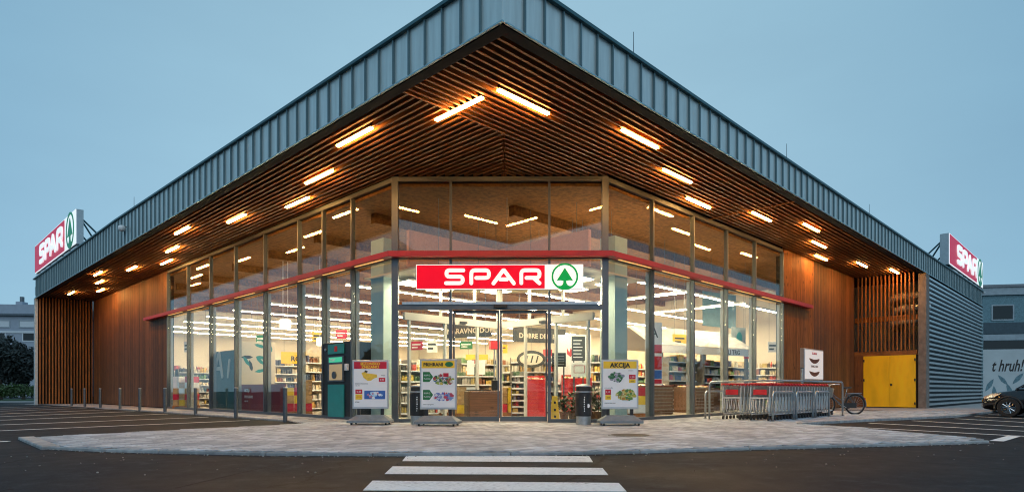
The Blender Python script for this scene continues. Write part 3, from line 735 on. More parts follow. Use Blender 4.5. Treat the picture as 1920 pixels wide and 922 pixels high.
# ------------------------------------------------------------------ shop interior
IN = [(3.05,7.15),(6.92,3.16),(27.0,3.16),(27.0,38.0),(3.27,38.0),(3.27,25.6),(3.05,25.6)]
M['tile'] = pm('shop_floor_tile', (0.52,0.47,0.40), 0.28, 0, 0.08, 1.5)
M['wool'] = pm('wood_wool_ceiling', (0.16,0.066,0.014), 0.95, 0, 0.55, 9, 0.6)
M['cream'] = pm('cream_wall', (0.74,0.66,0.54), 0.8, 0, 0.04, 1)
M['peach'] = pm('peach_panel', (0.60,0.30,0.19), 0.7, 0, 0.10, 14)
M['teal_col'] = pm('pale_teal_paint', (0.40,0.53,0.51), 0.6, 0, 0.06, 3)
M['prod'] = tonemat('packaging', 0.4, 0.25, 30, 0.0)
M['shelf'] = pm('shelf_metal', (0.24,0.22,0.19), 0.5, 0.3)
M['brown'] = wood('dark_counter_wood', (0.07,0.03,0.015), (0.18,0.08,0.035), 0, 0.6, 0.1)
M['red_disp'] = pm('red_display', (0.55,0.02,0.02), 0.5, 0, 0.12, 6)
M['yel'] = pm('yellow_print', (0.85,0.55,0.03), 0.5, 0, 0.05)
M['ink'] = pm('black_print', (0.02,0.02,0.02), 0.6, 0, 0.1)
M['board'] = pm('dark_signboard', (0.045,0.042,0.04), 0.7, 0, 0.1)
M['paper'] = pm('white_print', (0.80,0.81,0.83), 0.55, 0, 0.02)
M['rprint'] = pm('red_print', (0.50,0.01,0.035), 0.55, 0, 0.05)
M['gprint'] = pm('green_print', (0.015,0.16,0.05), 0.55, 0, 0.05)
M['bprint'] = pm('blue_print', (0.03,0.12,0.42), 0.55, 0, 0.15, 12)
M['kteal'] = pm('kiosk_teal', (0.02,0.26,0.25), 0.4, 0, 0.08, 3)
obj('shop_floor', MB().prism(IN, -0.02, 0.012), M['tile'], shop)
obj('shop_ceiling', MB().prism(IN, 6.26, 6.34), M['wool'], shop)
obj('back_wall', MB().box(27.0,3.36,0.0,27.15,38.0,6.4), M['cream'], shop)
obj('back_wall', MB().box(3.26,38.0,0.0,27.15,38.15,6.4), M['cream'], shop)
# ceiling beams
for i in range(9):
    y = 6.0 + i*3.6
    obj('ceiling_beam', MB().box(max(4.0, 10.2-y*.8+1), y, 5.95, 26.9, y+0.22, 6.255), M['wool'], shop)
def text_mesh(s, size, d=0.003, shear=0.0, align='LEFT', bold=0.0, sx=1.0):
    c = bpy.data.curves.new('lettering', 'FONT'); c.body = s; c.size = size; c.shear = shear; c.align_x = align; c.extrude = d/2; c.offset = bold; c.resolution_u = 2
    o = bpy.data.objects.new('tmp', c); col.objects.link(o)
    dg = bpy.context.evaluated_depsgraph_get(); dg.update()
    me = bpy.data.meshes.new_from_object(o.evaluated_get(dg)); bpy.data.objects.remove(o); bpy.data.curves.remove(c)
    me.transform(XZ)
    if sx != 1.0: me.transform(Matrix.Scale(sx, 4, (1,0,0)))
    me.materials.clear(); return me
def text(parent, s, size, x, z, y, mat, name='lettering', **k):
    return obj(name, text_mesh(s, size, **k), mat, parent, (x, y, z))
# entrance lobby: two glazed inner walls meeting behind the doors
lob = obj('lobby_screen', MB().box(3.35,7.16,2.76,7.02,7.26,2.96), M['post'], shop)
obj('header', MB().box(6.92,3.55,2.76,7.02,7.155,2.96), M['post'], lob)
for k in (3.5, 4.75, 6.0): obj('screen_post', MB().box(k,7.17,0.013,k+0.07,7.25,2.758), M['post'], lob)
for k in (3.7, 4.85, 6.05): obj('screen_post', MB().box(6.93,k,0.013,7.01,k+0.07,2.758), M['post'], lob)
obj('screen_post', MB().box(6.90,7.14,0.013,7.04,7.28,4.2), M['post'], lob)
for a, b in ((3.575,4.745),(4.825,5.995),(6.075,6.895)):
    obj('pane', MB().box(a,7.205,0.06,b,7.217,2.757), M['glass_in'], lob)
for a, b in ((3.775,4.845),(4.925,6.045),(6.125,7.13)):
    obj('pane', MB().box(6.965,a,0.06,6.977,b,2.757), M['glass_in'], lob)
for k in (4.6, 5.9): obj('screen_post', MB().box(k,7.17,2.962,k+0.06,7.25,4.2), M['post'], lob)
for k in (4.6, 5.9): obj('screen_post', MB().box(6.93,k,2.962,7.01,k+0.06,4.2), M['post'], lob)
for x_ in (5.3,): obj('door_sensor', MB().box(x_,7.10,2.80,x_+0.25,7.158,2.86), M['black'], lob)
obj('door_sensor', MB().box(6.86,5.2,2.80,6.918,5.45,2.86), M['black'], lob)
lp = obj('lobby_fascia', MB().box(3.6,7.3,4.25,7.1,7.42,5.25), M['peach'], shop)
obj('fascia_return', MB().box(7.0,3.75,4.25,7.12,7.295,5.25), M['peach'], lp)
# square lobby lamps
for i, (x, y) in enumerate(((4.3,6.9),(4.4,8.3),(5.7,8.6),(5.9,7.0),(5.6,5.5),(7.2,7.6),(7.0,5.9),(7.3,4.4),(8.6,5.6),(8.7,4.2))):
    t = thing('panel_lamp', 'square white ceiling lamp over the lobby, %s from the timber-kiosk side' % ORD[i], 'lamp', (x,y,3.98), 0, 'square lamps over the lobby')
    obj('diffuser', MB().box(-0.34,-0.34,0,0.34,0.34,0.02), emit('panel_glow', (1.0,0.80,0.52), 42.0) if i == 0 else bpy.data.materials['panel_glow'], t)
    obj('housing', MB().box(-0.36,-0.36,0.021,0.36,0.36,0.07), M['white'], t)
    obj('hanger', MB().cyl((0,0,0.07),(0,0,2.2),0.008,n=5), M['steel_dark'], t)
obj('lobby_ceiling', MB().prism([(3.5,6.95),(6.72,3.62),(9.6,3.62),(9.6,6.9),(8.4,8.1),(6.9,9.4),(3.5,9.4)], 4.13, 4.17), M['cream'], shop)
# shop strip lights
rows = [('x', 5.2, 8.0, 26.0, 4.55),('x', 8.9, 8.4, 26, 4.4),('x',12.1,4.5,26,4.4),('x',15.3,4.5,26,4.4),('x',18.5,4.5,26,4.4),('x',21.7,4.5,26,4.4),('x',24.9,4.5,26,4.4),('x',28.1,4.5,26,4.4),('x',31.3,4.5,26,4.4),('x',34.5,4.5,26,4.4),('y',9.0,4.6,8.3,4.25),('y',13.2,4.0,8.3,4.25),('y',17.4,4.0,8.3,4.25)]
for i, (ax, c, a, b, z) in enumerate(rows):
    nm = ('%s white strip light row running into the shop, counted from the trolley wall' if ax == 'x' else '%s white strip light behind the trolley-side glazing') % ORD[i if ax == 'x' else i-10]
    t = thing('shop_light', nm, 'light', (0,0,0), 0, 'strip lights in the shop')
    if ax == 'x':
        obj('diffuser', MB().box(a,c-0.05,z,b,c+0.05,z+0.02), M['shop_lamp'], t); obj('housing', MB().box(a,c-0.055,z+0.021,b,c+0.055,z+0.09), M['white'], t)
        for k in range(5): obj('hanger', MB().cyl((a+(b-a)*(k+.5)/5,c,z+.09),(a+(b-a)*(k+.5)/5,c,6.25),0.007,n=5), M['steel_dark'], t)
    else:
        obj('diffuser', MB().box(c-0.05,a,z,c+0.05,b,z+0.02), M['shop_lamp'], t); obj('housing', MB().box(c-0.055,a,z+0.021,c+0.055,b,z+0.09), M['white'], t)
        for k in range(2): obj('hanger', MB().cyl((c,a+(b-a)*(k+.5)/2,z+.09),(c,a+(b-a)*(k+.5)/2,6.25),0.007,n=5), M['steel_dark'], t)
# columns
def column(px, t, sx, sy, top, label):
    x, y = at(px, t)
    c = thing('column', label, 'column', (x,y,0.012))
    obj('shaft', MB().box(0,0,0,sx,sy,top), M['teal_col'], c); obj('base', MB().box(-0.02,-0.02,0,sx+0.02,sy+0.02,0.12), M['post'], c)
column(719, 18.0, 0.48, 0.66, 5.25, 'pale teal square column just inside the glass beside the teal kiosk')
column(1153, 17.75, 0.62, 0.52, 5.25, 'pale teal square column just inside the glass behind the yellow-headed poster stand')
# shelving
PAL = [(0.85,0.8,0.7),(0.9,0.85,0.75),(0.8,0.7,0.5),(0.85,0.6,0.15),(0.7,0.1,0.06),(0.2,0.35,0.15),(0.65,0.5,0.3),(0.75,0.68,0.55),(0.45,0.06,0.05),(0.6,0.35,0.1),(0.12,0.2,0.12),(0.08,0.1,0.2),(0.05,0.05,0.05),(0.8,0.75,0.65),(0.55,0.42,0.15),(0.3,0.12,0.06),(0.07,0.06,0.05),(0.5,0.45,0.4)]
def shelf(label, x, y, rz, L, H=1.95, D=0.5, lev=6, dens=0.1, both=False, seed=0):
    rnd = random.Random(seed)
    t = thing('shelf_unit', label, 'shelf', (x,y,0.012), rz, 'shelving inside the shop')
    obj('back_panel', MB().box(0,D-0.04,0,L,D,H), M['cream'] if seed % 4 else M['shelf'], t)
    for i in range(lev): obj('shelf_board', MB().box(0,0,0.1+i*(H-0.25)/(lev-1)*0.98,L,D-0.042,0.13+i*(H-0.25)/(lev-1)*0.98), M['shelf'], t)
    for sx in (0.0, L-0.03): obj('side_panel', MB().box(sx-0.031 if sx == 0 else sx+0.031,0,0,sx-0.001 if sx == 0 else sx+0.061,D,H), M['shelf'], t)
    for i in range(lev): obj('price_strip', MB().box(0,-0.012,0.085+i*(H-0.25)/(lev-1)*0.98,L,-0.001,0.132+i*(H-0.25)/(lev-1)*0.98), M['paper'], t)
    mb = MB()
    for i in range(lev):
        z = 0.131+i*(H-0.25)/(lev-1)*0.98; xx = 0.03; gap = (H-0.25)/(lev-1)
        while xx < L-0.15:
            wdt = rnd.uniform(0.06, 0.13); hh = rnd.uniform(0.4, 0.8)*gap; c = rnd.choice(PAL); nrep = rnd.randint(1,4)
            for _ in range(nrep):
                if xx > L-0.2: break
                k = rnd.uniform(0.8,1.2); mb.cc = mul(c, k)
                if rnd.random() < 0.35: mb.box(xx, rnd.uniform(0.01,0.06), z, xx+wdt-0.012, D-0.06, z+hh)
                else:
                    mb.cyl((xx+wdt/2,0.06+wdt/2,z),(xx+wdt/2,0.06+wdt/2,z+hh*.7),wdt*0.44,n=7); mb.cyl((xx+wdt/2,0.06+wdt/2,z+hh*.7),(xx+wdt/2,0.06+wdt/2,z+hh),wdt*0.40,wdt*.16,n=7)
                xx += wdt
            xx += 0.02
    obj('goods', mb, M['prod'], t, kind='stuff')
sid = 1
for i, (x, y, rz, L, H) in enumerate((
    (4.6,12.9,0,3.0,2.0),(5.2,16.4,0,4.0,2.1),(5.0,20.2,0,4.2,2.1),(4.6,23.6,0,4.6,2.1),(8.6,10.9,0,4.5,2.0),(9.0,14.2,0,5,2.0),(10,18,0,5,2.0),(9.6,22.2,0,6,2.0),
    (14.4,5.6,0,2.1,2.1),(16.8,5.5,0,2.1,2.0),(9.2,8.9,R(-45),3.4,2.0),(14.5,9.5,0,5,2.0),(15.5,13,0,5,2.0),(19.5,6.6,0,5,2.1),(3.9,27.0,0,4.5,1.9),(9.4,26.3,0,5.5,2.2),(4.2,31.5,0,5,2.1),(3.6,37.3,0,6,2.3),(10.2,37.3,0,6,2.3),(10.4,30.5,0,5,2.1),(26.4,25,R(-90),6,2.2),(26.4,18,R(-90),6,2.2),(26.4,11,R(-90),6,2.2),(4.3,10.2,0,1.6,1.5))):
    shelf('%s shelving unit of groceries seen through the glass, counted from the kiosk' % ORD[i], x, y, rz, L, H, seed=sid); sid += 1
# wall mounted things inside
def board(name, label, cat, px0, px1, py0, py1, t, mat, rz=YAW, th=0.03, hang=False, group=None, stand=False):
    x, y = at(px0, t); z0 = hz(py1, t); wd = (px1-px0)/1166*t; h = (py0-py1)/-1166*t
    b = thing(name, label, cat, (x,y,z0), rz, group)
    obj('board', MB().box(0,0,0,wd,th,h), mat, b)
    if hang:
        for k in (0.12, 0.88): obj('hanger', MB().cyl((wd*k,th/2,h),(wd*k,th/2,6.2-z0),0.006,n=5), M['steel_dark'], b)
    if stand:
        for k in (0.15, 0.85): obj('leg', MB().box(wd*k-.02,th*.2,-z0+0.012,wd*k+.02,th*.8,0), M['steel_dark'], b)
    return b, wd, h
b, wd, h = board('hanging_sign', 'long dark hanging sign with cream lettering in the shop, bollard side', 'sign', 832, 932, 606, 634, 24, M['board'], R(-90)+R(20), hang=True)
text(b, 'NARAVNO DOMACE', 0.27, 0.15, 0.16, -0.004, M['cream'], bold=0.006)
b, wd, h = board('hanging_sign', 'long dark hanging sign with cream lettering above the red bins', 'sign', 962, 1078, 612, 640, 23, M['board'], R(-18), hang=True)
text(b, 'DOBRE DELI PEKARNA', 0.25, 0.25, 0.16, -0.004, M['cream'], bold=0.006)
b, wd, h = board('yellow_sign', 'small yellow sign over white notices behind the sliding doors', 'sign', 873, 915, 664, 674, 21, M['yel'], hang=True)
for k in (0.05, 0.42): obj('notice', MB().box(k,0.005,-0.5,k+0.24,0.02,-0.02), M['paper'], b)
b, wd, h = board('notice_board', 'tall black notice with white lines behind the door glass', 'notice', 1072, 1097, 630, 676, 19.5, M['board'], stand=True)
for k in range(6): obj('print_line', MB().box(0.05,-0.004,0.1+k*0.105,wd-0.06-random.random()*.1,-0.001,0.13+k*0.105), M['paper'], b)
b, wd, h = board('notice_board', 'white notice with a red border above the red display', 'notice', 1071, 1108, 679, 706, 19.2, M['paper'], stand=True)
for q in ((0.08,0.12,0.42,0.135),(0.08,0.34,0.42,0.355),(0.08,0.136,0.095,0.339),(0.405,0.136,0.42,0.339)): obj('red_line', MB().box(q[0],-0.004,q[1],q[2],-0.001,q[3]), M['rprint'], b)
b, wd, h = board('notice_board', 'small black square notice beside the door mullion', 'notice', 1035, 1061, 661, 687, 18.2, M['board'], stand=True)
for k in range(4): obj('print_line', MB().box(0.04,-0.004,0.06+k*0.08,wd-0.05,-0.001,0.08+k*0.08), M['slab'], b)
b, wd, h = board('wall_panel', 'white wall panel with red drawing behind the notices', 'panel', 1046, 1108, 627, 720, 20.5, M['paper'], stand=True)
obj('red_drawing', MB().prism([(0.3,1.0),(0.42,0.9),(0.5,1.0),(0.55,1.25),(0.48,1.1),(0.42,1.2),(0.38,1.05),(0.30,1.2)], 0.001, 0.004, XZ), M['red_disp'], b)
# oval bread sign
x, y = at(996, 21.5); b = thing('bread_sign', 'dark oval hanging sign drawn like a loaf of bread', 'sign', (x,y,hz(673,21.5)), YAW)
obj('oval', MB().prism([(0.5*math.cos(R(a)), 0.30*math.sin(R(a))) for a in range(0,360,12)], 0, 0.03, XZ), M['board'], b)
obj('inner_oval', MB().prism([(0.40*math.cos(R(a)), 0.20*math.sin(R(a))) for a in range(0,360,12)], 0.031, 0.036, XZ), M['cream'], b)
for k in (-0.18,0.0,0.18): obj('score', MB().prism([(k-.03,-.12),(k+.02,-.12),(k+.08,.12),(k+.03,.12)], 0.0365, 0.04, XZ), M['board'], b)
obj('hanger', MB().cyl((0,-0.015,0.30),(0,-0.015,4.3),0.006,n=5), M['steel_dark'], b)
# red bins, cabinet, display
def bin_box(name, label, cat, px0, px1, py0, t, d, mat, mat2, rz=YAW):
    x, y = at(px0, t); wd = (px1-px0)/1166*t; h = hz(py0, t)
    b = thing(name, label, cat, (x,y,0.012), rz)
    obj('front', MB().bbox(0,0,0.02,wd,0.03,h-.02,0.004), mat, b); obj('back', MB().box(0,d-.03,0.0,wd,d,h+0.1), mat, b)
    for xx in (0.0, wd-0.03): obj('side', MB().box(xx,0.031,0.0,xx+0.03,d-0.031,h), mat, b)
    mb = MB(); rnd = random.Random(int(px0))
    for k in range(int(wd*d*180)):
        mb.cc = mul(rnd.choice(PAL), 1.0); cx = rnd.uniform(0.07, wd-.07); cy_ = rnd.uniform(0.08, d-.08); s = rnd.uniform(.03,.06); zz = h-0.06+rnd.uniform(0,.06)
        mb.lathe([(s*.3,-s),(s,-s*.3),(s,s*.3),(s*.3,s)], 7, (cx,cy_,zz))
    obj('goods', mb, M['prod'], b, kind='stuff')
    for k in range(int(h/0.12)): obj('groove_strip', MB().box(0.02,-0.008,0.06+k*0.12,wd-0.02,-0.0005,0.085+k*0.12), mat2, b)
    return b
bin_box('display_bin', 'tall red display bin standing inside the sliding doors', 'display', 984, 1023, 710, 19.5, 0.6, M['red_disp'], M['rprint'])
bin_box('display_bin', 'broad red display behind the door beside the plants', 'display', 1056, 1110, 708, 19.8, 0.7, M['red_disp'], M['rprint'])
bin_box('display_bin', 'dark wood display cabinet seen between the sliding doors', 'display', 897, 936, 735, 20.5, 0.6, M['brown'], M['shelf'])
bin_box('produce_bin', 'long dark wooden produce bin inside the trolley-side glass', 'produce bin', 1195, 1300, 722, 20.5, 1.0, M['brown'], M['shelf'], R(-8))
bin_box('produce_bin', 'dark wooden produce bin beside the stall roof post', 'produce bin', 1304, 1362, 725, 23.0, 1.0, M['brown'], M['shelf'], R(-8))
shelf('narrow shelf of goods in the sliding door opening', *at(960,20), YAW, 0.42, 1.45, 0.4, 7, seed=44)
shelf('broad shelf of goods behind the poster with the green labels', *at(752,19.2), R(-20), 1.4, 1.6, 0.4, 5, seed=47)
shelf('grocery shelf deep in the view through the sliding doors', *at(850,22.5), YAW, 1.7, 1.5, 0.5, 5, seed=52)
shelf('grocery shelf behind the red display bin', *at(935,24.5), YAW, 2.2, 1.7, 0.5, 5, seed=53)
# hanging offers, carton pallets and a till make the sales floor busy
for i, (px, py0, py1, wpx, t, mt, lab) in enumerate((
    (770,640,656,26,23,'rprint','red hanging offer board behind the posters'),(800,636,660,20,25,'paper','white hanging offer board behind the door side pane'),
    (862,640,654,24,26,'gprint','green hanging offer board between the lobby posts'),(930,646,662,22,27,'yel','yellow hanging offer board at the door gap'),
    (585,622,640,22,27,'yel','yellow hanging offer board left of the kiosk'),(630,618,634,20,25,'rprint','red hanging offer board above the kiosk'),
    (480,628,646,18,30,'gprint','green hanging offer board above the mural panel'),(345,640,660,12,34,'paper','white hanging offer board in the far end pane'),
    (1262,626,646,30,24,'yel','yellow hanging offer board before the stall roof'),(1395,655,672,22,26,'rprint','red hanging offer board above the far shelves'),(1440,640,660,18,28,'paper','white hanging offer board at the last pane'))):
    b, wd, h = board('offer_board', lab, 'sign', px, px+wpx, py0, py1, t, M[mt], YAW+R((i*37) % 50-25), hang=True, group='hanging offer boards in the shop')
    for k in range(2): obj('print_line', MB().box(wd*.12,-.004,h*(.22+.33*k),wd*(.6+.25*k),-.001,h*(.38+.33*k)), M['ink'] if mt in ('yel','paper') else M['paper'], b)
M['carton'] = pm('carton_brown', (0.42,0.25,0.11), 0.8, 0, 0.2, 6, rvar=0.25)
for i, (px, t, n_, lab) in enumerate(((812,20.2,4,'pallet of brown cartons behind the green-tag poster'),(870,19.6,3,'low pallet of cartons beyond the sliding doors'),(1180,19.6,4,'pallet of cartons behind the cabbage poster stand'),(560,21.5,4,'pallet of cartons left of the return kiosk'),(350,29.0,5,'tall pallet of cartons in the end pane by the timber wall'),(942,20.6,3,'low pallet of cartons beside the wood cabinet'))):
    pl = thing('carton_pallet', lab, 'pallet', (*at(px,t),0.012), YAW+R(i*13 % 40-20), 'carton pallets in the shop')
    for q in range(3): obj('plank', MB().box(-.45,-.38+.3*q,0,.45,-.26+.3*q,.12), M['slat_x'], pl)
    rr_ = random.Random(i)
    for lv in range(n_):
        for cx_ in range(3):
            if lv == n_-1 and rr_.random() < .35: continue
            obj('carton', MB().bbox(-.44+.295*cx_,-.36+rr_.uniform(0,.03),.122+.27*lv,-.155+.295*cx_,.3,.388+.27*lv,.006), (M['carton'],M['carton'],M['paper'],M['yel'],M['rprint'])[rr_.randint(0,4)], pl)
for i, (px, t, lab) in enumerate(((905,18.9,'brown checkout counter seen through the sliding doors'),(1010,22.8,'brown checkout counter behind the red display bin'))):
    tl = thing('checkout_counter', lab, 'counter', (*at(px,t),0.012), YAW+R(20), 'checkout counters')
    obj('cabinet', MB().bbox(-.5,-.3,0,.5,.3,.82,.02), M['brown'], tl); obj('belt', MB().box(-.45,-.22,.822,.2,.22,.85), M['black'], tl); obj('till_screen', MB().bbox(.28,-.06,.83,.46,.02,1.15,.01), M['black'], tl); obj('number_pole', MB().cyl((.42,.15,.82),(.42,.15,2.1),.02,n=8), M['steel'], tl); obj('number_lamp', MB().box(.28,.05,2.1,.56,.25,2.35), M['red_disp'], tl)
# counter sign and letters on the bollard side
tp = obj('teal_panel', MB().box(3.26,18.1,0.013,3.30,20.60,2.45), pm('dark_teal_panel', (0.012,0.075,0.075), 0.5, 0, 0.2, 2)); tag(tp, 'dark teal window panel behind the big pale letter A', 'panel')
lt = thing('window_letter', 'big pale capital A standing in the glazing before the teal panel', 'letter', (3.24,20.55,1.42), R(-90))
mb = MB(); ribbon(mb, rounded([(0.0,0.0),(0.62,1.0),(0.95,0.0)], 0.1), 0.17, 0.0, 0.03); obj('strokes', mb, M['post'], lt)
mb = MB(); ribbon(mb, [Vector((0.22,0.32)),Vector((0.5,0.32)),Vector((0.80,0.32))], 0.15, 0.002, 0.034); obj('crossbar', mb, M['post'], lt)
mb = MB(); ribbon(mb, [Vector((1.55,-0.02)),Vector((1.62,0.3)),Vector((1.70,0.62))], 0.14, 0.0, 0.03); obj('next_stroke', mb, M['post'], lt)
for lab, a, b in (('dark red low window panel with small white lettering','15.25','17.35'),('dark red low window panel cut off by a bollard','13.55','14.85')):
    a = float(a); b = float(b)
    p_ = thing('window_panel', lab, 'panel', (3.24,b+0.42,0.05), R(-90))
    obj('sheet', MB().box(0,0,0,b-a,0.02,1.02), pm('dark_red_panel', (0.23,0.012,0.02), 0.5, 0, 0.08) if a > 15 else bpy.data.materials['dark_red_panel'], p_)
    if a > 15:
        text(p_, 'AKTIJA', 0.16, 0.35, 0.74, -0.003, M['paper'], bold=0.003); text(p_, 'PRIHRANKI', 0.15, 0.35, 0.50, -0.003, M['paper']); text(p_, 'vsak dan', 0.1, 0.35, 0.36, -0.003, M['paper'])
b, wd, h = board('yellow_sign', 'yellow wall sign with dark lettering deep behind the glazing', 'sign', 527, 572, 659, 681, 27, M['yel'], R(-20), hang=True)
text(b, 'ROKUS', 0.3, 0.4, 0.12, -0.004, M['ink'], bold=0.01)
b, wd, h = board('mural_panel', 'cream wall with dark painted leaves and brush strokes behind the glazing', 'mural', 448, 512, 640, 722, 26.5, M['cream'], R(-30), stand=True)
for k in range(9):
    a = random.uniform(0,6.28); cx_, cz_ = 0.3+random.random()*1.0, 0.6+random.random()*1.1
    obj('painted_leaf', MB().prism([(cx_+0.25*math.cos(a)*c-0.07*math.sin(a)*s, cz_+0.25*math.sin(a)*c+0.07*math.cos(a)*s) for c, s in ((1,0),(.5,.9),(-.3,1),(-1,0),(-.3,-1),(.5,-.9))], 0.001+k*.0006, 0.002+k*.0006, XZ), M['kteal'] if k % 3 else M['ink'], b)
# pendant lamps
for i, (px, py, t) in enumerate(((535,614,25),(604,648,25))):
    x, y = at(px, t); p_ = thing('pendant_lamp', ('white drum pendant lamp hanging behind the glazing' , 'small white box lamp hanging above the shelves by the kiosk')[i], 'lamp', (x,y,hz(py,t)))
    obj('shade', MB().lathe([(0.20,0),(0.22,0.02),(0.22,0.30),(0.18,0.33)], 16), emit('pendant_glow', (1,0.92,0.8), 1.6) if i == 0 else bpy.data.materials['pendant_glow'], p_)
    for s in (-.1,.1): obj('cord', MB().cyl((s,0,0.3),(s,0,6.2-hz(py,t)),0.012,n=5), M['white'], p_)
# market stall with pitched roof and a banner on the trolley side
st = thing('market_stall', 'indoor market stall with pale pitched roof behind the trolley-side glass', 'stall', (*at(1290, 25), 0.012), R(-12))
def roofpanel(y0, z0, y1, z1):
    mb = MB(); vs = [(-2.6,y0,z0),(3.4,y0,z0),(3.4,y1,z1),(-2.6,y1,z1)]; mb.add(vs+[(a,b_,c-.06) for a,b_,c in vs], [(0,1,2,3),(7,6,5,4),(0,4,5,1),(1,5,6,2),(2,6,7,3),(3,7,4,0)]); return mb
rp = obj('roof_panel', roofpanel(-0.6,2.55,0.7,3.35), M['cream'], st); obj('roof_panel', roofpanel(2.0,2.55,0.71,3.35), M['cream'], st)
for i in range(8): obj('roof_board', MB().add([(-2.6,-0.6+1.3*i/8,2.566+0.8*i/8),(3.4,-0.6+1.3*i/8,2.566+0.8*i/8),(3.4,-0.6+1.3*(i+.9)/8,2.575+0.8*(i+.9)/8),(-2.6,-0.6+1.3*(i+.9)/8,2.575+0.8*(i+.9)/8)], [(0,1,2,3)]), M['slab'], rp)
for px_ in (-2.4, 0.4, 3.2):
    for py_ in (-0.4, 1.8): obj('post', MB().box(px_,py_,0,px_+0.12,py_+0.12,2.6), M['shelf'], st)
obj('counter', MB().box(-2.2,-0.1,0,3.1,0.6,0.95), M['brown'], st); obj('sign_rail', MB().box(-2.6,-0.7,2.25,3.4,-0.63,2.54), M['paper'], st)
text(st, 'MALI TRG', 0.26, 1.2, 2.30, -0.705, M['ink'], bold=0.006)
bn = thing('hanging_banner', 'white and red banner hanging just inside the trolley-side glass', 'banner', (*at(1210, 20.0), hz(722,20)), R(-20))
obj('cloth', MB().box(0,0,0,0.68,0.015,2.05), M['paper'], bn)
for z0, z1, mt in ((1.05,1.32,M['red_disp']),(0.52,0.95,M['red_disp']),(0.22,0.50,M['bprint']),(0.06,0.2,M['rprint'])): obj('print_field', MB().box(0.02,-0.003,z0,0.66,-0.0005,z1), mt, bn)
text(bn, 'A', 0.5, 0.18, 1.55, -0.002, M['ink']); obj('hanger', MB().cyl((0.34,0.007,2.05),(0.34,0.007,4.9),0.006,n=5), M['steel_dark'], bn)
b, wd, h = board('wall_panel', 'blue grey wall panel high behind the trolley-side glass', 'panel', 1318, 1420, 545, 610, 29, pm('blue_panel', (0.10,0.20,0.25), 0.6), R(-10), hang=True)
b, wd, h = board('shop_sign', 'grey sign with a round emblem above the far shelves', 'sign', 1372, 1416, 612, 650, 27, pm('grey_sign', (0.30,0.36,0.38), 0.6), R(-10), hang=True)
obj('emblem', MB().prism([(0.55+0.2*math.cos(R(a)), 0.42+0.26*math.sin(R(a))) for a in range(0,360,20)], 0.001, 0.005, XZ), M['kteal'], b)
# plants by the doors
M['leaf'] = pm('plant_leaf', (0.045,0.075,0.02), 0.5, 0, 0.4, 3, rvar=0.2)
def plant(label, x, y, h, n, seed):
    rnd = random.Random(seed); t = thing('potted_plant', label, 'plant', (x,y,0.012))
    obj('pot', MB().lathe([(0.10,0),(0.14,0.22),(0.15,0.24),(0.12,0.22)], 14), M['brown'], t)
    mb = MB()
    for i in range(n):
        a = rnd.uniform(0,6.28); rr = rnd.uniform(0.02,0.28); z = rnd.uniform(0.22,h); l = rnd.uniform(.09,.2); tl = rnd.uniform(-.3,.9)
        p0 = Vector((rr*.5*math.cos(a), rr*.5*math.sin(a), z)); d = Vector((math.cos(a)*math.cos(tl), math.sin(a)*math.cos(tl), math.sin(tl))); s_ = Vector((-math.sin(a), math.cos(a), 0))*l*.25
        mb.add([p0, p0+d*l*.5+s_, p0+d*l, p0+d*l*.5-s_], [(0,1,2,3)])
    obj('foliage', mb, M['leaf'], t, kind='stuff')
    obj('stem', MB().cyl((0,0,0.2),(0,0,h*.8),0.012,n=5), M['brown'], t)
for i, (px, t, hh) in enumerate(((1058,17.6,0.62),(1074,18.0,0.75),(1112,17.4,0.85),(1122,17.2,0.7),(1092,17.9,0.6))):
    plant('%s potted plant behind the glass from the wet floor sign' % ORD[i], *at(px,t), hh, 130, 60+i)
# wet floor sign
ws = thing('wet_floor_sign', 'yellow folding wet floor sign inside the door glass', 'sign', (*at(1040,17.1),0.013), YAW)
for s in (-1, 1):
    mb = MB(); vs = [(-0.13,s*0.14,0),(0.13,s*0.14,0),(0.07,s*0.015,0.68),(-0.07,s*0.015,0.68)]; mb.add(vs+[(a,b_+s*.012,c) for a,b_,c in vs], [(0,1,2,3),(7,6,5,4),(0,4,5,1),(1,5,6,2),(2,6,7,3),(3,7,4,0)]); obj('leaf', mb, M['yel'], ws)
for z in (0.5,0.3,0.12): obj('pictogram', MB().prism([(-0.025,z-.03),(0.025,z-.03),(0.03,z+.03),(-0.03,z+.035)], 0.165-z*.17, 0.168-z*.17, XZ), M['ink'], ws)
# return kiosk in the glazing
kk = thing('return_kiosk', 'black and teal bottle return kiosk built into the glazing', 'kiosk', (2.93,10.82,0.0), R(-90))
W_ = 1.58
obj('housing', MB().box(0,0.02,-0.01,W_,0.75,2.27), M['black'], kk)
obj('top_panel', MB().bbox(0.32,-0.012,1.93,W_-0.34,0.018,2.22,0.004), M['kteal'], kk)
obj('lower_panel', MB().bbox(0.32,-0.012,0.06,W_-0.34,0.018,1.02,0.004), M['kteal'], kk)
fr = obj('window_frame', MB().box(0.32,-0.012,1.10,W_-0.34,0.018,1.86), M['steel_dark'], kk)
obj('screen', MB().box(0.40,-0.02,1.68,W_-0.42,-0.013,1.83), emit('kiosk_screen', (0.05,0.45,0.25), 0.8), fr)
obj('opening', MB().box(0.42,-0.018,1.15,W_-0.42,-0.013,1.62), emit('kiosk_light', (0.75,0.55,0.30), 0.35, (0.3,0.2,0.1)), fr)
obj('bottle_feed', MB().cyl((0.75,-0.02,1.3),(0.75,-0.06,1.3),0.11,n=16), M['steel_dark'], fr)
text(fr, 'START', 0.1, 0.5, 1.72, -0.022, M['paper'], bold=0.003)
obj('logo_patch', MB().box(0.72,-0.018,2.0,0.88,-0.0125,2.16), M['red_disp'], kk); obj('card_reader', MB().bbox(W_-0.22,-0.06,1.42,W_-0.08,0.018,1.62,0.01), M['white'], kk)
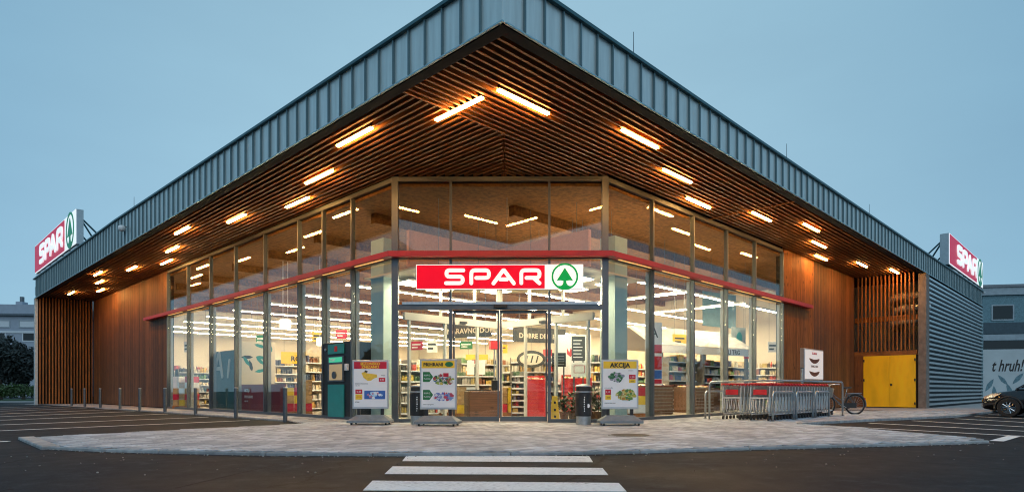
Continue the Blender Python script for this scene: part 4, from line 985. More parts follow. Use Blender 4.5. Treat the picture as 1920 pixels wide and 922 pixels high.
obj('lock', MB().cyl((0.15,-0.01,2.08),(0.15,0.019,2.08),0.04,n=12), M['steel'], kk)
# ------------------------------------------------------------------ poster stands
M['frame_silver'] = pm('poster_frame_silver', (0.50,0.55,0.60), 0.35, 0.6, 0.06)
M['base_grey'] = pm('grey_plastic_base', (0.16,0.20,0.23), 0.55, 0, 0.15, 8)
FOOD = [(0.02,0.12,0.04),(0.25,0.35,0.30),(0.55,0.45,0.10),(0.35,0.05,0.06),(0.10,0.14,0.20),(0.60,0.60,0.55),(0.30,0.40,0.05),(0.06,0.2,0.4)]
def heap(parent, name, cx, cz, w_, h_, n, pal, seed, y=-0.006):
    """printed heap of goods: a field of flat printed blobs"""
    rnd = random.Random(seed); mb = MB()
    for i in range(n):
        a = rnd.uniform(0,6.28); q = math.sqrt(rnd.random()); x = cx + w_/2*q*math.cos(a); z = cz + h_/2*q*math.sin(a); r = rnd.uniform(.02,.05)
        mb.cc = rnd.choice(pal); d = y - i*0.00006; ph = rnd.uniform(0,6)
        mb.add([(x+r*rnd.uniform(.7,1.2)*math.cos(ph+k*1.047), d, z+r*rnd.uniform(.6,1)*math.sin(ph+k*1.047)) for k in range(6)], [(0,1,2,3,4,5)])
    return obj(name, mb, M['prod'], parent, kind='stuff')
def poster_stand(label, px, t, rz, kind):
    x, y = at(px, t)
    s = thing('poster_stand', label, 'poster stand', (x,y,0.0), rz, 'wheeled poster stands before the entrance')
    W2, Z0, Z1 = 0.45, 0.39, 1.60
    # base: low sloped plastic foot on castors
    mb = MB(); vs = []
    for z, hx, hyy in ((0.055,0.52,0.30),(0.11,0.52,0.30),(0.15,0.46,0.24),(0.22,0.36,0.12),(0.24,0.34,0.09)):
        vs += [(-hx,-hyy,z),(hx,-hyy,z),(hx,hyy,z),(-hx,hyy,z)]
    fs = [(3,2,1,0),(16,17,18,19)]
    for i in range(4):
        for k in range(4): fs.append((i*4+k,i*4+(k+1) % 4,i*4+4+(k+1) % 4,i*4+4+k))
    obj('base', mb.add(vs, fs), M['base_grey'], s)
    for sx in (-.42,.42):
        for sy in (-.22,.22): obj('castor', MB().cyl((sx-.02,sy,0.03),(sx+.02,sy,0.03),0.03,n=10), M['black'], s)
    for sx in (-0.29, 0.29): obj('leg', MB().box(sx-0.04,-0.02,0.23,sx+0.04,0.03,0.40), M['black'], s)
    fr = obj('frame', MB().bbox(-W2,-0.03,Z0,W2,0.04,Z1,0.008), M['frame_silver'], s)
    if kind == 1: pass
    sh = obj('sheet', MB().box(-W2+.04,-0.036,Z0+.05,W2-.04,-0.031,Z1-.04), M['paper'], s)
    hd = M['rprint'] if kind == 0 else M['yel']
    obj('header', MB().box(-W2+.045,-0.039,Z1-.22,W2-.045,-0.0365,Z1-.045), hd, sh)
    def rect(x0,z0,x1,z1,m,n='print_field',y=-0.0385): return obj(n, MB().box(x0,y,z0,x1,y+.0015,z1), m, sh)
    yy = -0.042
    if kind == 0:
        text(sh,'SEZONSKO', .095,0,Z1-.125,yy,M['yel'],align='CENTER',bold=.003); text(sh,'ZNIZANO', .095,0,Z1-.205,yy,M['yel'],align='CENTER',bold=.003)
        bn_ = [(-0.22,1.28),(-0.17,1.16),(-0.06,1.08),(0.02,1.09),(0.08,1.14),(0.17,1.17),(0.16,1.24),(0.02,1.26),(-0.08,1.27),(-0.14,1.31)]
        obj('banana_print', MB().prism(bn_[::1], 0.0365, 0.0395, XZ), pm('banana_yellow',(0.75,0.50,0.05),.5,0,.15,20), sh)
        obj('banana_tip', MB().prism([(-.15,1.30),(-.08,1.285),(-.06,1.32),(-.13,1.345)], 0.0396, 0.041, XZ), M['ink'], sh)
        rect(0.21,1.06,0.37,1.16,M['rprint']); text(sh,'0,99',.06,.29,1.09,-.04,M['paper'],align='CENTER')
        text(sh,'banane',.035,.27,1.21,-.0385,M['ink']); text(sh,'SVEZE IZ TRGOVINE',.035,-.38,1.0,-.0385,M['ink']); text(sh,'vsak dan',.035,-.38,.955,-.0385,M['ink'])
        rect(-.37,.76,-.20,.87,M['rprint']); rect(-.37,.62,-.20,.75,M['yel']); text(sh,'2,49',.065,-.285,.79,-.04,M['paper'],align='CENTER'); text(sh,'-25%',.06,-.285,.66,-.04,M['rprint'],align='CENTER')
        rect(-.15,.63,.37,.84,M['bprint']); heap(sh,'carton_print',.11,.735,.34,.15,26,[(.7,.75,.8),(.4,.6,.8),(.5,.2,.3)],5,-.0392)
        text(sh,'SPAR',.05,-.38,.54,-.0385,M['ink'])
    elif kind == 1:
        text(sh,'PRIHRANI',.11,-.36,Z1-.17,yy,M['ink'],bold=.004); obj('green_badge', MB().prism([(0.27+.10*math.cos(R(a)), Z1-.13+.06*math.sin(R(a))) for a in range(0,360,20)], .0395, .042, XZ), M['gprint'], sh)
        for zc in (1.17,.74):
            obj('green_tag', MB().prism([(-.37,zc-.12),(-.21,zc-.12),(-.12,zc),(-.21,zc+.12),(-.37,zc+.12)][::-1][::-1], .0365,.0385, XZ), M['gprint'], sh)
            text(sh,'KUPI 2',.055,-.35,zc+.02,-.0395,M['paper']); text(sh,'PLACAJ 1',.045,-.35,zc-.06,-.0395,M['paper'])
        heap(sh,'goods_print',.13,1.10,.48,.22,90,FOOD,11,-.0392); rect(.13,1.17,.26,1.26,M['rprint'],y=-.0465)
        heap(sh,'goods_print',.13,.70,.48,.18,90,[(.1,.15,.45),(.5,.06,.1),(.6,.62,.7),(.2,.3,.55)],12,-.0392)
        text(sh,'samo v tej trgovini',.035,-.37,.50,-.0385,M['ink'])
    else:
        text(sh,'AKCIJA',.15,0,Z1-.19,yy,M['ink'],align='CENTER',bold=.006)
        heap(sh,'cabbage_print',-.08,1.17,.36,.22,80,[(.02,.11,.04),(.05,.2,.08),(.25,.28,.33),(.45,.4,.5),(.10,.16,.12)],21,-.0392)
        text(sh,'zelenjava',.035,.20,1.32,-.0385,M['ink'])
        rect(.22,1.12,.38,1.23,M['rprint']); rect(.22,1.03,.38,1.115,M['yel']); text(sh,'1,29',.06,.30,1.15,-.04,M['paper'],align='CENTER'); text(sh,'-30%',.05,.30,1.055,-.04,M['ink'],align='CENTER')
        heap(sh,'salad_print',.13,.74,.46,.26,110,[(.5,.42,.05),(.15,.3,.05),(.55,.5,.2),(.4,.2,.03),(.08,.2,.06)],22,-.0392)
        rect(-.36,.74,-.22,.87,M['rprint']); rect(-.36,.62,-.22,.735,M['yel']); text(sh,'2,19',.055,-.29,.79,-.04,M['paper'],align='CENTER'); text(sh,'-20%',.05,-.29,.655,-.04,M['ink'],align='CENTER')
        text(sh,'sveza ponudba',.035,-.38,.90,-.0385,M['ink']); text(sh,'velja do razprodaje',.035,-.38,.53,-.0385,M['ink'])
poster_stand('poster stand with a red header and bananas, beside the kiosk', 695, 15.45, YAW, 0)
poster_stand('poster stand with a yellow header and two green tags, in front of a litter bin', 822, 14.95, YAW-R(7), 1)
poster_stand('poster stand with a yellow header and cabbage picture, right of the doors', 1162, 15.2, YAW, 2)
# ------------------------------------------------------------------ litter bins
def litter_bin(label, px, t):
    x, y = at(px, t); b = thing('litter_bin', label, 'litter bin', (x,y,0.0), YAW, 'litter bins at the entrance')
    obj('foot', MB().lathe([(0.185,0),(0.185,0.21),(0.17,0.213)], 24), M['steel'], b, smooth=False)
    obj('body', MB().lathe([(0.195,0.215),(0.203,0.23),(0.203,0.775),(0.19,0.79)], 24), M['black'], b)
    obj('ring', MB().lathe([(0.205,0.792),(0.205,0.825),(0.19,0.828)], 24), M['steel'], b)
    # hooded top with a dark mouth
    obj('hood', MB().lathe([(0.185,0.83),(0.185,0.925),(0.19,0.93)], 24), M['black'], b)
    obj('mouth', MB().box(-0.11,-0.192,0.845,0.11,-0.15,0.915), M['ink'], b)
    obj('lid', MB().lathe([(0.20,0.931),(0.20,0.955),(0.15,0.985),(0.05,1.0)], 24), M['steel'], b, smooth=True)
    for i in range(7): obj('white_mark', MB().box(-0.012+random.uniform(-.006,.006),-0.212,0.33+i*0.055,0.012+random.uniform(-.01,.01),-0.2035,0.36+i*0.055), M['paper'], b)
    obj('sticker', MB().prism([(0.10+.035*math.cos(R(a)), 0.47+.05*math.sin(R(a))) for a in range(0,360,30)], 0.178, 0.186, XZ), M['paper'], b)
litter_bin('black round litter bin half hidden behind the poster with green tags', 784, 15.6)
litter_bin('black round litter bin with steel foot standing alone by the doors', 1094, 15.35)
# ------------------------------------------------------------------ bollards
BO = [(1.36,10.04),(1.37,13.5),(1.40,17.2),(1.33,20.4),(1.2,23.3),(1.1,26.0),(1.05,29.4),(0.95,32.2),(0.85,34.8)]
bm = MB().lathe([(0.058,-0.09),(0.058,0.90),(0.054,0.905)], 14).mesh('post'); bm.materials.append(M['steel_dark'])
bc = MB().lathe([(0.059,0.906),(0.059,0.935),(0.04,0.95)], 14).mesh('cap'); bc.materials.append(M['steel'])
for i, (x, y) in enumerate(BO):
    b = thing('bollard', 'slim dark steel bollard, %s from the kiosk along the parking bays' % ORD[i], 'bollard', (x,y,0), 0, 'bollards along the parking bays')
    obj('post', bm, None, b); obj('cap', bc, None, b)
# ------------------------------------------------------------------ shopping trolleys
M['tyre'] = pm('tyre_rubber', (0.015,0.015,0.016), 0.85, 0, 0.2)
M['wire'] = pm('trolley_wire', (0.40,0.42,0.43), 0.35, 0.7, 0.1)
M['trolley_red'] = pm('trolley_red', (0.55,0.02,0.03), 0.4, 0, 0.1)
M['leg_light'] = pm('trolley_light_metal', (0.62,0.64,0.65), 0.4, 0.3, 0.08)
def basket_mesh():
    mb = MB(); r = 0.0055
    TR = [Vector((0.06,s*0.28,0.97)) for s in (-1,1)]; TF = [Vector((0.92,s*0.21,0.90)) for s in (-1,1)]
    BR = [Vector((0.16,s*0.23,0.56)) for s in (-1,1)]; BF = [Vector((0.86,s*0.17,0.62)) for s in (-1,1)]
    wire = lambda a, b, rr=r: mb.cyl(a, b, rr, n=4, caps=False)
    for s in (0,1):
        wire(TR[s],TF[s],.006); wire(BR[s],BF[s],.005)
        for k in range(25): f = k/24; wire(TR[s].lerp(TF[s],f), BR[s].lerp(BF[s],f))
        for k in (0.25,0.5,0.75): wire(TR[s].lerp(BR[s],k), TF[s].lerp(BF[s],k))
    for P, Q in ((TR,BR),(TF,BF)):
        wire(P[0],P[1],.006); wire(Q[0],Q[1],.005)
        for k in range(1,8): f = k/8; wire(P[0].lerp(P[1],f), Q[0].lerp(Q[1],f))
        for k in (0.33,0.66): wire(P[0].lerp(Q[0],k), P[1].lerp(Q[1],k))
    for k in range(9): f = k/8; wire(BR[0].lerp(BR[1],f), BF[0].lerp(BF[1],f))
    return mb.mesh('basket')
TB = basket_mesh(); TB.materials.append(M['wire'])
mb = MB()
mb.tube([(0.05,-0.27,0.95),(0.0,-0.27,0.60),(-0.04,-0.26,0.30),(0.05,-0.25,0.16),(0.85,-0.17,0.17),(0.87,0,0.18),(0.85,0.17,0.17),(0.05,0.25,0.16),(-0.04,0.26,0.30),(0.0,0.27,0.60),(0.05,0.27,0.95)], 0.013, 6)
TF_ = mb.mesh('frame'); TF_.materials.append(M['leg_light'])
mb = MB().tube([(0.02,-0.30,0.99),(-0.01,-0.29,1.03),(-0.01,0.29,1.03),(0.02,0.30,0.99)], 0.024, 8); TH = mb.mesh('handle'); TH.materials.append(M['trolley_red'])
mb = MB().bbox(0.02,-0.19,0.72,0.035,0.19,0.87,0.004); TP = mb.mesh('plaque'); TP.materials.append(M['trolley_red'])
mb = MB().cyl((0,-0.015,0.0),(0,0.015,0.0),0.055,n=12); TW = mb.mesh('wheel'); TW.materials.append(M['black'])
TG = []
for k in range(5):
    yb = -0.22+k*0.11; mb = MB().cyl((0.03,yb,0.62),(-0.05,yb*.96,0.31),0.012,n=5); me = mb.mesh('gate_bar'); me.materials.append(M['leg_light']); TG.append(me)
mb = MB().box(0.015,-0.27,0.61,0.045,0.27,0.655); TGR = mb.mesh('gate_rail'); TGR.materials.append(M['leg_light'])
mb = MB().box(-0.045,-0.02,0.24,-0.005,0.03,0.66); TL = mb.mesh('side_bar'); TL.materials.append(M['leg_light'])
for row, yc in enumerate((0.60, 1.42)):
    for i in range(21):
        t = thing('shopping_trolley', 'nested wire shopping trolley, %s from the poster end, %s row' % (ORD[i], ('kerb','wall')[row]), 'trolley', (10.72+i*0.235, yc, 0), 0, 'nested shopping trolleys')
        obj('basket', TB, None, t); obj('frame', TF_, None, t); obj('handle', TH, None, t); obj('gate_rail', TGR, None, t)
        obj('side_bar', TL, None, t, (0,-0.265,0)).rotation_euler = (0, R(8), 0)
        if i == 0:
            obj('plaque', TP, None, t)
            for me in TG: obj('gate_bar', me, None, t)
        for wx, wy in ((-0.0,-0.25),(-0.0,0.25),(0.84,-0.17),(0.84,0.17)): obj('wheel', TW, None, t, (wx,wy,0.056))
# rails of the trolley bay
def hoop(name, label, pts, r=0.028, grp='tubular rails of the trolley bay'):
    b = thing(name, label, 'rail', (0,0,0), 0, grp)
    P = [Vector(p) for p in pts]; out = [P[0]]
    for a, c, d in zip(P[:-2], P[1:-1], P[2:]):
        u = (a-c); v = (d-c); rr = min(0.14, u.length*.45, v.length*.45); u.normalize(); v.normalize()
        for k in range(7): s = k/6; out.append((c+u*rr)*(1-s)**2 + c*2*s*(1-s) + (c+v*rr)*s*s)
    out.append(P[-1]); obj('tube', MB().tube(out, r, 10), M['steel'], b, smooth=True)
    for q in (P[0], P[-1]):
        if q.z < 0.1: obj('foot_plate', MB().lathe([(0.06,-0.005),(0.06,0.008),(0.05,0.01)], 12, (q.x,q.y,0)), M['steel_dark'], b)
for i, (a, c) in enumerate(((10.55,12.05),(12.25,13.62),(13.85,15.1))):
    hoop('trolley_rail', ('steel hoop rail by the trolley plaques','middle steel hoop rail before the trolleys','steel hoop rail before the last trolleys, by the bicycle')[i], [(a,0.16,0),(a,0.16,0.80),(c,0.16,0.80),(c,0.16,0)])
hoop('trolley_rail', 'tall steel rail running round the top of the trolley bay', [(16.0,0.02,0),(16.0,0.02,1.12),(10.38,0.10,1.12),(10.48,1.98,1.10),(10.52,2.0,0)])
hoop('trolley_rail', 'low steel hoop rail standing against the glass end of the bay', [(10.95,2.35,0),(10.95,2.35,0.82),(12.4,2.45,0.82),(12.4,2.45,0)])
# ------------------------------------------------------------------ lit food poster and post by the timber wall
lb = thing('poster_light_box', 'white light box with two sausages on the timber wall', 'light box', (20.55,2.98,1.28), 0)
obj('casing', MB().bbox(0,-0.14,0,2.3,0.06,1.34,0.02), M['frame_silver'], lb)
fc = obj('face', MB().bbox(0.05,-0.148,0.05,2.25,-0.139,1.29,0.004), signmat('lightbox_white', (0.80,0.74,0.70), 0.42), lb)
for zc in (0.85,0.30):
    pts = [(1.15+0.62*math.cos(R(a)), zc+0.09*math.sin(R(a)) + 0.12*math.cos(R(a))**2 - 0.05) for a in range(0,360,15)]
    obj('sausage_print', MB().prism(pts, .149,.153, XZ), pm('sausage_brown',(0.16,0.05,0.03),.5,0,.4,12) if zc > .5 else bpy.data.materials['sausage_brown'], fc)
text(fc,'KLOBASA',.14,1.15,1.10,-.151,M['rprint'],align='CENTER',bold=.004); text(fc,'DOMACI OKUS',.13,1.15,.55,-.151,M['brown'],align='CENTER',bold=.003)
obj('mount', MB().box(0.3,-0.04,-0.06,2.0,0.05,-0.002), M['steel_dark'], lb)
pp = thing('vent_post', 'short pale post standing before the timber wall beside the light box', 'post', (19.6,2.6,0)); obj('tube', MB().cyl((0,0,-0.01),(0,0,1.72),0.05,n=12), M['steel'], pp); obj('cap', MB().lathe([(0.06,1.721),(0.06,1.76),(0.02,1.78)],12), M['steel_dark'], pp)
# ------------------------------------------------------------------ bicycle
def bicycle(label, loc, rz):
    b = thing('bicycle', label, 'bicycle', loc, rz)
    Rw = 0.34
    for k, cx_ in enumerate((0.0, -1.06)):
        wv = obj('wheel', MB().tube([(cx_+Rw*math.cos(R(a)),0,Rw+Rw*math.sin(R(a))) for a in range(0,360,10)], 0.028, 8, True), M['tyre'], b, smooth=True)
        obj('rim', MB().tube([(cx_+(Rw-.03)*math.cos(R(a)),0,Rw+(Rw-.03)*math.sin(R(a))) for a in range(0,360,10)], 0.011, 6, True), M['steel_dark'], wv)
        for i in range(18):
            a = R(i*20); obj('spoke', MB().cyl((cx_+.02*math.cos(a+.5),(-1)**i*.025,Rw+.02*math.sin(a+.5)),(cx_+(Rw-.03)*math.cos(a),0,Rw+(Rw-.03)*math.sin(a)),0.0022,n=4), M['steel'], wv)
        obj('hub', MB().cyl((cx_,-.05,Rw),(cx_,.05,Rw),0.024,n=10), M['steel_dark'], wv)
        a0, a1 = ((-15,150) if k == 0 else (30,170))
        obj('mudguard', MB().tube([(cx_+(Rw+.05)*math.cos(R(a)),0,Rw+(Rw+.05)*math.sin(R(a))) for a in range(a0,a1,9)], 0.02, 6), M['steel_dark'], b)
    J = dict(bb=(-.44,0,.29), seat=(-.30,0,.80), head=(-.92,0,.86), headlow=(-.95,0,.70), ax=(0,0,Rw), fx=(-1.06,0,Rw))
    silver = M['steel_dark']
    for a, c, r_ in (('bb','seat',.018),('bb','headlow',.022),('headlow','head',.02)): obj('frame_tube', MB().cyl(J[a],J[c],r_,n=8), silver, b)
    obj('frame_tube', MB().tube([J['head'],(-.7,0,.62),(-.40,0,.45)], .016, 8), silver, b)
    for s in (-1,1):
        obj('stay', MB().cyl((-.44,s*.03,.29),(0,s*.06,Rw),.011,n=6), silver, b); obj('stay', MB().cyl((-.31,s*.02,.76),(0,s*.06,Rw),.010,n=6), silver, b)
        obj('fork', MB().cyl((-.955,s*.03,.68),(-1.06,s*.05,Rw),.012,n=6), M['black'], b)
    obj('seat_post', MB().cyl(J['seat'],(-.275,0,.93),.014,n=8), M['steel'], b)
    mb = MB(); sec = [(-.42,.02,.955),(-.36,.035,.962),(-.26,.09,.965),(-.18,.10,.97),(-.15,.07,.972)]; vs = []
    for x_, h_, z_ in sec: vs += [(x_,-h_,z_-.03),(x_,0,z_-.055),(x_,h_,z_-.03),(x_,h_*.7,z_),(x_,-h_*.7,z_)]
    fs = [(4,3,2,1,0), tuple(20+k for k in range(5))]
    for i in range(4):
        for k in range(5): fs.append((i*5+k,i*5+(k+1) % 5,i*5+5+(k+1) % 5,i*5+5+k))
    obj('saddle', mb.add(vs,fs), M['black'], b)
    obj('stem', MB().cyl(J['head'],(-.90,0,1.02),.014,n=8), M['steel'], b)
    obj('handlebar', MB().tube([(-.70,-.29,1.05),(-.84,-.24,1.06),(-.92,-.1,1.04),(-.92,.1,1.04),(-.84,.24,1.06),(-.70,.29,1.05)], .012, 8), M['steel'], b)
    obj('chainring', MB().cyl((-.44,-.055,.29),(-.44,-.047,.29),.09,n=20), M['steel_dark'], b)
    for s, dx in ((-1,.11),(1,-.11)): 
        obj('crank', MB().cyl((-.44,s*.07,.29),(-.44+dx,s*.08,.29-.13*s*-1*.6),.011,n=6), M['steel'], b); obj('pedal', MB().box(-.44+dx-.045,s*.08,.29+.078*s-.012,-.44+dx+.045,s*.08+s*.09,.29+.078*s+.012), M['black'], b)
    obj('carrier', MB().tube([(-.25,-.05,.73),(.22,-.06,.75),(.24,0,.75),(.22,.06,.75),(-.25,.05,.73)], .008, 6), M['steel'], b)
    obj('tail_light', MB().bbox(.33,-.03,.52,.37,.03,.58,.008), M['red_disp'], b)
    obj('chain_guard', MB().bbox(-.50,-.075,.22,.02,-.06,.40,.006), M['black'], b)
bicycle('silver and black bicycle leaning behind the trolley bay', (*at(1603,22.2),0.0), YAW)
# ------------------------------------------------------------------ parked cars
M['carpaint'] = pm('dark_car_paint', (0.008,0.009,0.012), 0.18, 0.3, 0.05); M['carpaint'].node_tree.nodes['Principled BSDF'].inputs['Coat Weight'].default_value = 0.8
M['carglass'] = pm('car_glass', (0.01,0.014,0.018), 0.06, 0, 0.02)
M['chrome'] = pm('chrome', (0.7,0.72,0.75), 0.15, 1.0, 0.03)
M['tyre'] = pm('tyre_rubber', (0.015,0.015,0.016), 0.85, 0, 0.2)
def car(label, loc, rz):
    c = thing('parked_car', label, 'car', loc, rz, 'cars parked at the kerb')
    S = [(-2.03,.60,.42,.72),(-1.98,.74,.32,.86),(-1.75,.83,.24,.95),(-1.35,.865,.20,.97),(-.6,.875,.19,.95),(.2,.875,.19,.93),(.85,.87,.19,.92),(1.15,.865,.20,.90),(1.5,.84,.21,.84),(1.80,.78,.22,.74),(1.98,.66,.25,.64),(2.06,.48,.30,.55)]
    mb = MB(); vs = []; m_ = 12
    for x_, hw, zb, zt in S:
        half = [(hw*.55,zb),(hw*.92,zb+.03),(hw,zb+.2),(hw*1.0,zb+(zt-zb)*.62),(hw*.96,zt-.07),(hw*.84,zt)]
        ring = [(a,b_) for a,b_ in half] + [(-a,b_) for a,b_ in half[::-1]]
        vs += [(x_,a,b_) for a,b_ in ring]
    fs = [tuple(range(m_)), tuple(range((len(S)-1)*m_+m_-1,(len(S)-1)*m_-1,-1))]
    for i in range(len(S)-1):
        for k in range(m_): fs.append((i*m_+k,(i+1)*m_+k,(i+1)*m_+(k+1) % m_,i*m_+(k+1) % m_))
    obj('body', mb.add(vs,fs), M['carpaint'], c, smooth=True)
    G = [(-1.92,.70,.93,.94),(-1.55,.74,.95,1.34),(-1.1,.75,.95,1.45),(-.4,.76,.94,1.49),(.15,.76,.93,1.45),(.55,.76,.92,1.27),(1.12,.74,.89,.92)]
    mb = MB(); vs = []
    for x_, hw, zb, zt in G:
        k = (zt-zb)/.56; tw_ = hw*(1-.22*k); vs += [(x_,-hw,zb),(x_,hw,zb),(x_,tw_,zb+(zt-zb)*.93),(x_,tw_*.8,zt),(x_,-tw_*.8,zt),(x_,-tw_,zb+(zt-zb)*.93)]
    fs = [tuple(range(6)), tuple(range(len(G)*6-1,len(G)*6-7,-1))]
    for i in range(len(G)-1):
        for k in range(6): fs.append((i*6+k,(i+1)*6+k,(i+1)*6+(k+1) % 6,i*6+(k+1) % 6))
    obj('cabin', mb.add(vs,fs), M['carglass'], c)
    # roof skin, pillars
    vs = []; fs = []
    for x_, hw, zb, zt in G[1:6]:
        k = (zt-zb)/.56; tw_ = hw*(1-.22*k); vs += [(x_,tw_+.004,zb+(zt-zb)*.93),(x_,tw_*.8,zt+.012),(x_,-tw_*.8,zt+.012),(x_,-tw_-.004,zb+(zt-zb)*.93)]
    for i in range(4):
        for k in range(3): fs.append((i*4+k,i*4+k+1,(i+1)*4+k+1,(i+1)*4+k))
    obj('roof', MB().add(vs,fs), M['carpaint'], c, smooth=True)
    for s in (-1,1):
        for q in ((1.08,.745,.93,.50,.64,1.33),(-.45,.765,.95,-.38,.60,1.42),(-1.5,.755,.96,-1.3,.62,1.38)):
            obj('pillar', MB().cyl((q[0],s*q[1],q[2]),(q[3],s*q[4],q[5]),.035,n=6), M['carpaint'], c)
        obj('window_trim', MB().tube([(1.0,s*.755,.945),(.2,s*.775,.96),(-.9,s*.775,.975),(-1.5,s*.76,1.0),(-1.42,s*.68,1.22),(-1.0,s*.63,1.36),(-.3,s*.615,1.405),(.25,s*.625,1.36),(.6,s*.665,1.22)], .012, 6), M['chrome'], c)
        mr_ = obj('mirror', MB().bbox(.50,s*.80,.96,.66,s*.98,1.08,.03) if s > 0 else MB().bbox(.50,-.98,.96,.66,-.80,1.08,.03), M['carpaint'], c)
        hl = MB(); hl.add([(1.62,s*.80,.66),(1.92,s*.66,.58),(1.96,s*.56,.66),(1.72,s*.70,.77),(1.45,s*.83,.78)], [(0,1,2,3,4)] if s < 0 else [(4,3,2,1,0)])
        hl.v = [(a+.02,b_+s*.045,c_+.012) for a,b_,c_ in hl.v]
        obj('headlight', hl, M['frame_silver'], c)
        obj('door_handle', MB().bbox(-.35,s*.875-.012,.80,-.18,s*.875+.018,.83,.005), M['carpaint'], c)
        obj('sill', MB().box(-.85,s*.86-.01,.2,.85,s*.86+.01,.28), M['black'], c)
        for wx in (1.28,-1.26):
            obj('wheel_arch', MB().tube([(wx+.37*math.cos(R(a)),s*.855,.31+.37*math.sin(R(a))) for a in range(-8,190,9)], .035, 6), M['black'], c)
            wv = thing  # wheel
            o = obj('wheel', MB().lathe([(.20,-.10),(.30,-.10),(.315,-.07),(.315,.07),(.30,.10),(.20,.10)],28,caps=False), M['tyre'], c, (wx, s*.80, .315)); o.rotation_euler = (R(90),0,0)
            obj('rim', MB().lathe([(.205,-.06),(.205,.085),(.19,.085),(.185,.03),(.02,.02)][:4],24), M['steel_dark'], o) if s < 0 else obj('rim', MB().lathe([(.185,-.03),(.19,-.085),(.205,-.085),(.205,.06)],24), M['steel_dark'], o)
            for k in range(10):
                a = k*2*math.pi/10; sd_ = .08*(1 if s < 0 else -1)
                obj('spoke', MB().cyl((.03*math.cos(a),.03*math.sin(a),sd_+.012),(.195*math.cos(a),.195*math.sin(a),sd_),.018,n=6), M['chrome'], o)
            obj('hub_cap', MB().cyl((0,0,.07*(1 if s<0 else -1)),(0,0,.11*(1 if s<0 else -1)),.04,n=12), M['chrome'], o)
    obj('grille', MB().box(2.0,-.36,.40,2.062,.36,.50), M['black'], c); obj('number_plate', MB().box(2.066,-.26,.34,2.075,.26,.44), M['white'], c)
    obj('fog_lamp', MB().cyl((1.93,-.52,.36),(1.99,-.50,.36),.05,n=12), M['chrome'], c)
x, y = at(1897, 21.4)
car('dark hatchback parked nearest the ribbed wall with chrome window trim', (x, y-1.28, -0.045), R(90))
x, y = at(1912, 24.6)
car('second dark hatchback parked behind the nearer one', (x+.4, y-1.0, -0.045), R(90))
# ------------------------------------------------------------------ surroundings
M['mural'] = pm('mural_white', (0.48,0.54,0.56), 0.8, 0, 0.06, 1.5)
M['blue_stucco'] = pm('blue_grey_stucco', (0.13,0.23,0.27), 0.9, 0, 0.3, 9, 0.4)
M['pale_stucco'] = pm('pale_stucco', (0.30,0.36,0.40), 0.9, 0, 0.12, 3, 0.2)
mw = thing('mural_wall', 'pale wall painted with script lettering and leaves behind the parked cars', 'wall', (*at(1818, 43.5), -0.045), YAW-R(14))
obj('wall', MB().box(0,0,0,16,0.3,hz(657,44)+.08), M['mural'], mw)
text(mw,'t hruh!', 1.12, 1.30, 2.22, -0.004, M['ink'], shear=0.35, bold=.02, sx=0.6)
for k,(lx,lz,a,s_) in enumerate(((1.2,1.25,60,.5),(2.0,1.6,130,.45),(2.9,1.7,50,.5),(2.4,.9,110,.5),(1.5,.7,95,.5),(3.7,1.3,120,.5),(4.6,1.6,45,.5),(3.2,.8,70,.45))):
    ca, sa = math.cos(R(a)), math.sin(R(a))
    obj('painted_leaf', MB().prism([(lx+s_*(ca*u-.3*sa*v), lz+s_*(sa*u+.3*ca*v)) for u,v in ((1,0),(.6,.6),(0,1),(-.6,.6),(-1,0),(-.6,-.6),(0,-1),(.6,-.6))], .001,.004, XZ), M['blue_stucco'], mw)
def window(parent, x, z, w_, h_, fm, gm, y=0.0):
    f = obj('window', MB().box(x-.12,y-.06,z-.12,x+w_+.12,y+.05,z-.001), fm, parent)
    obj('frame', MB().box(x-.12,y-.05,z,x,y+.05,z+h_), fm, f); obj('frame', MB().box(x+w_,y-.05,z,x+w_+.12,y+.05,z+h_), fm, f); obj('frame', MB().box(x-.12,y-.05,z+h_+.001,x+w_+.12,y+.05,z+h_+.12), fm, f)
    obj('pane', MB().box(x,y-.02,z,x+w_,y-.004,z+h_), gm, f)
rbd = thing('flat_roof_building', 'blue grey flat roofed building behind the mural wall', 'building', (*at(1822, 58), -0.045), YAW-R(10))
T_ = 58; zz = lambda py: hz(py,T_)+.08; xx_ = lambda px: (px-1822)/1166*T_
obj('wall', MB().box(0,0,0,18,8,zz(555)), M['blue_stucco'], rbd)
obj('parapet', MB().box(-.2,-.2,zz(555)+.001,18.2,8.2,zz(541)), M['pale_stucco'], rbd)
obj('roof_edge', MB().box(-.3,-.3,zz(541)+.001,18.3,8.3,zz(536)), M['steel_dark'], rbd)
ch_ = obj('chimney', MB().box(xx_(1838),2,zz(541),xx_(1852),3,zz(514)), M['steel_dark'], rbd); obj('chimney_cap', MB().box(xx_(1836),1.9,zz(514)+.001,xx_(1854),3.1,zz(511)), M['coping'], rbd)
window(rbd, xx_(1857), zz(600), xx_(1890)-xx_(1857), zz(575)-zz(600), M['pale_stucco'], M['carglass'])
window(rbd, xx_(1925), zz(600), 1.7, 1.3, M['pale_stucco'], M['carglass'])
obj('dark_band', MB().box(-.02,-.1,zz(627),18.1,-.004,zz(606)), pm('band_grey',(0.05,0.08,0.10),.8), rbd)
obj('shop_window', MB().box(.3,-.05,zz(655),17,-.003,zz(640)), M['carglass'], rbd); obj('pale_band', MB().box(-.02,-.08,zz(639),18,-.004,zz(628)), M['pale_stucco'], rbd)
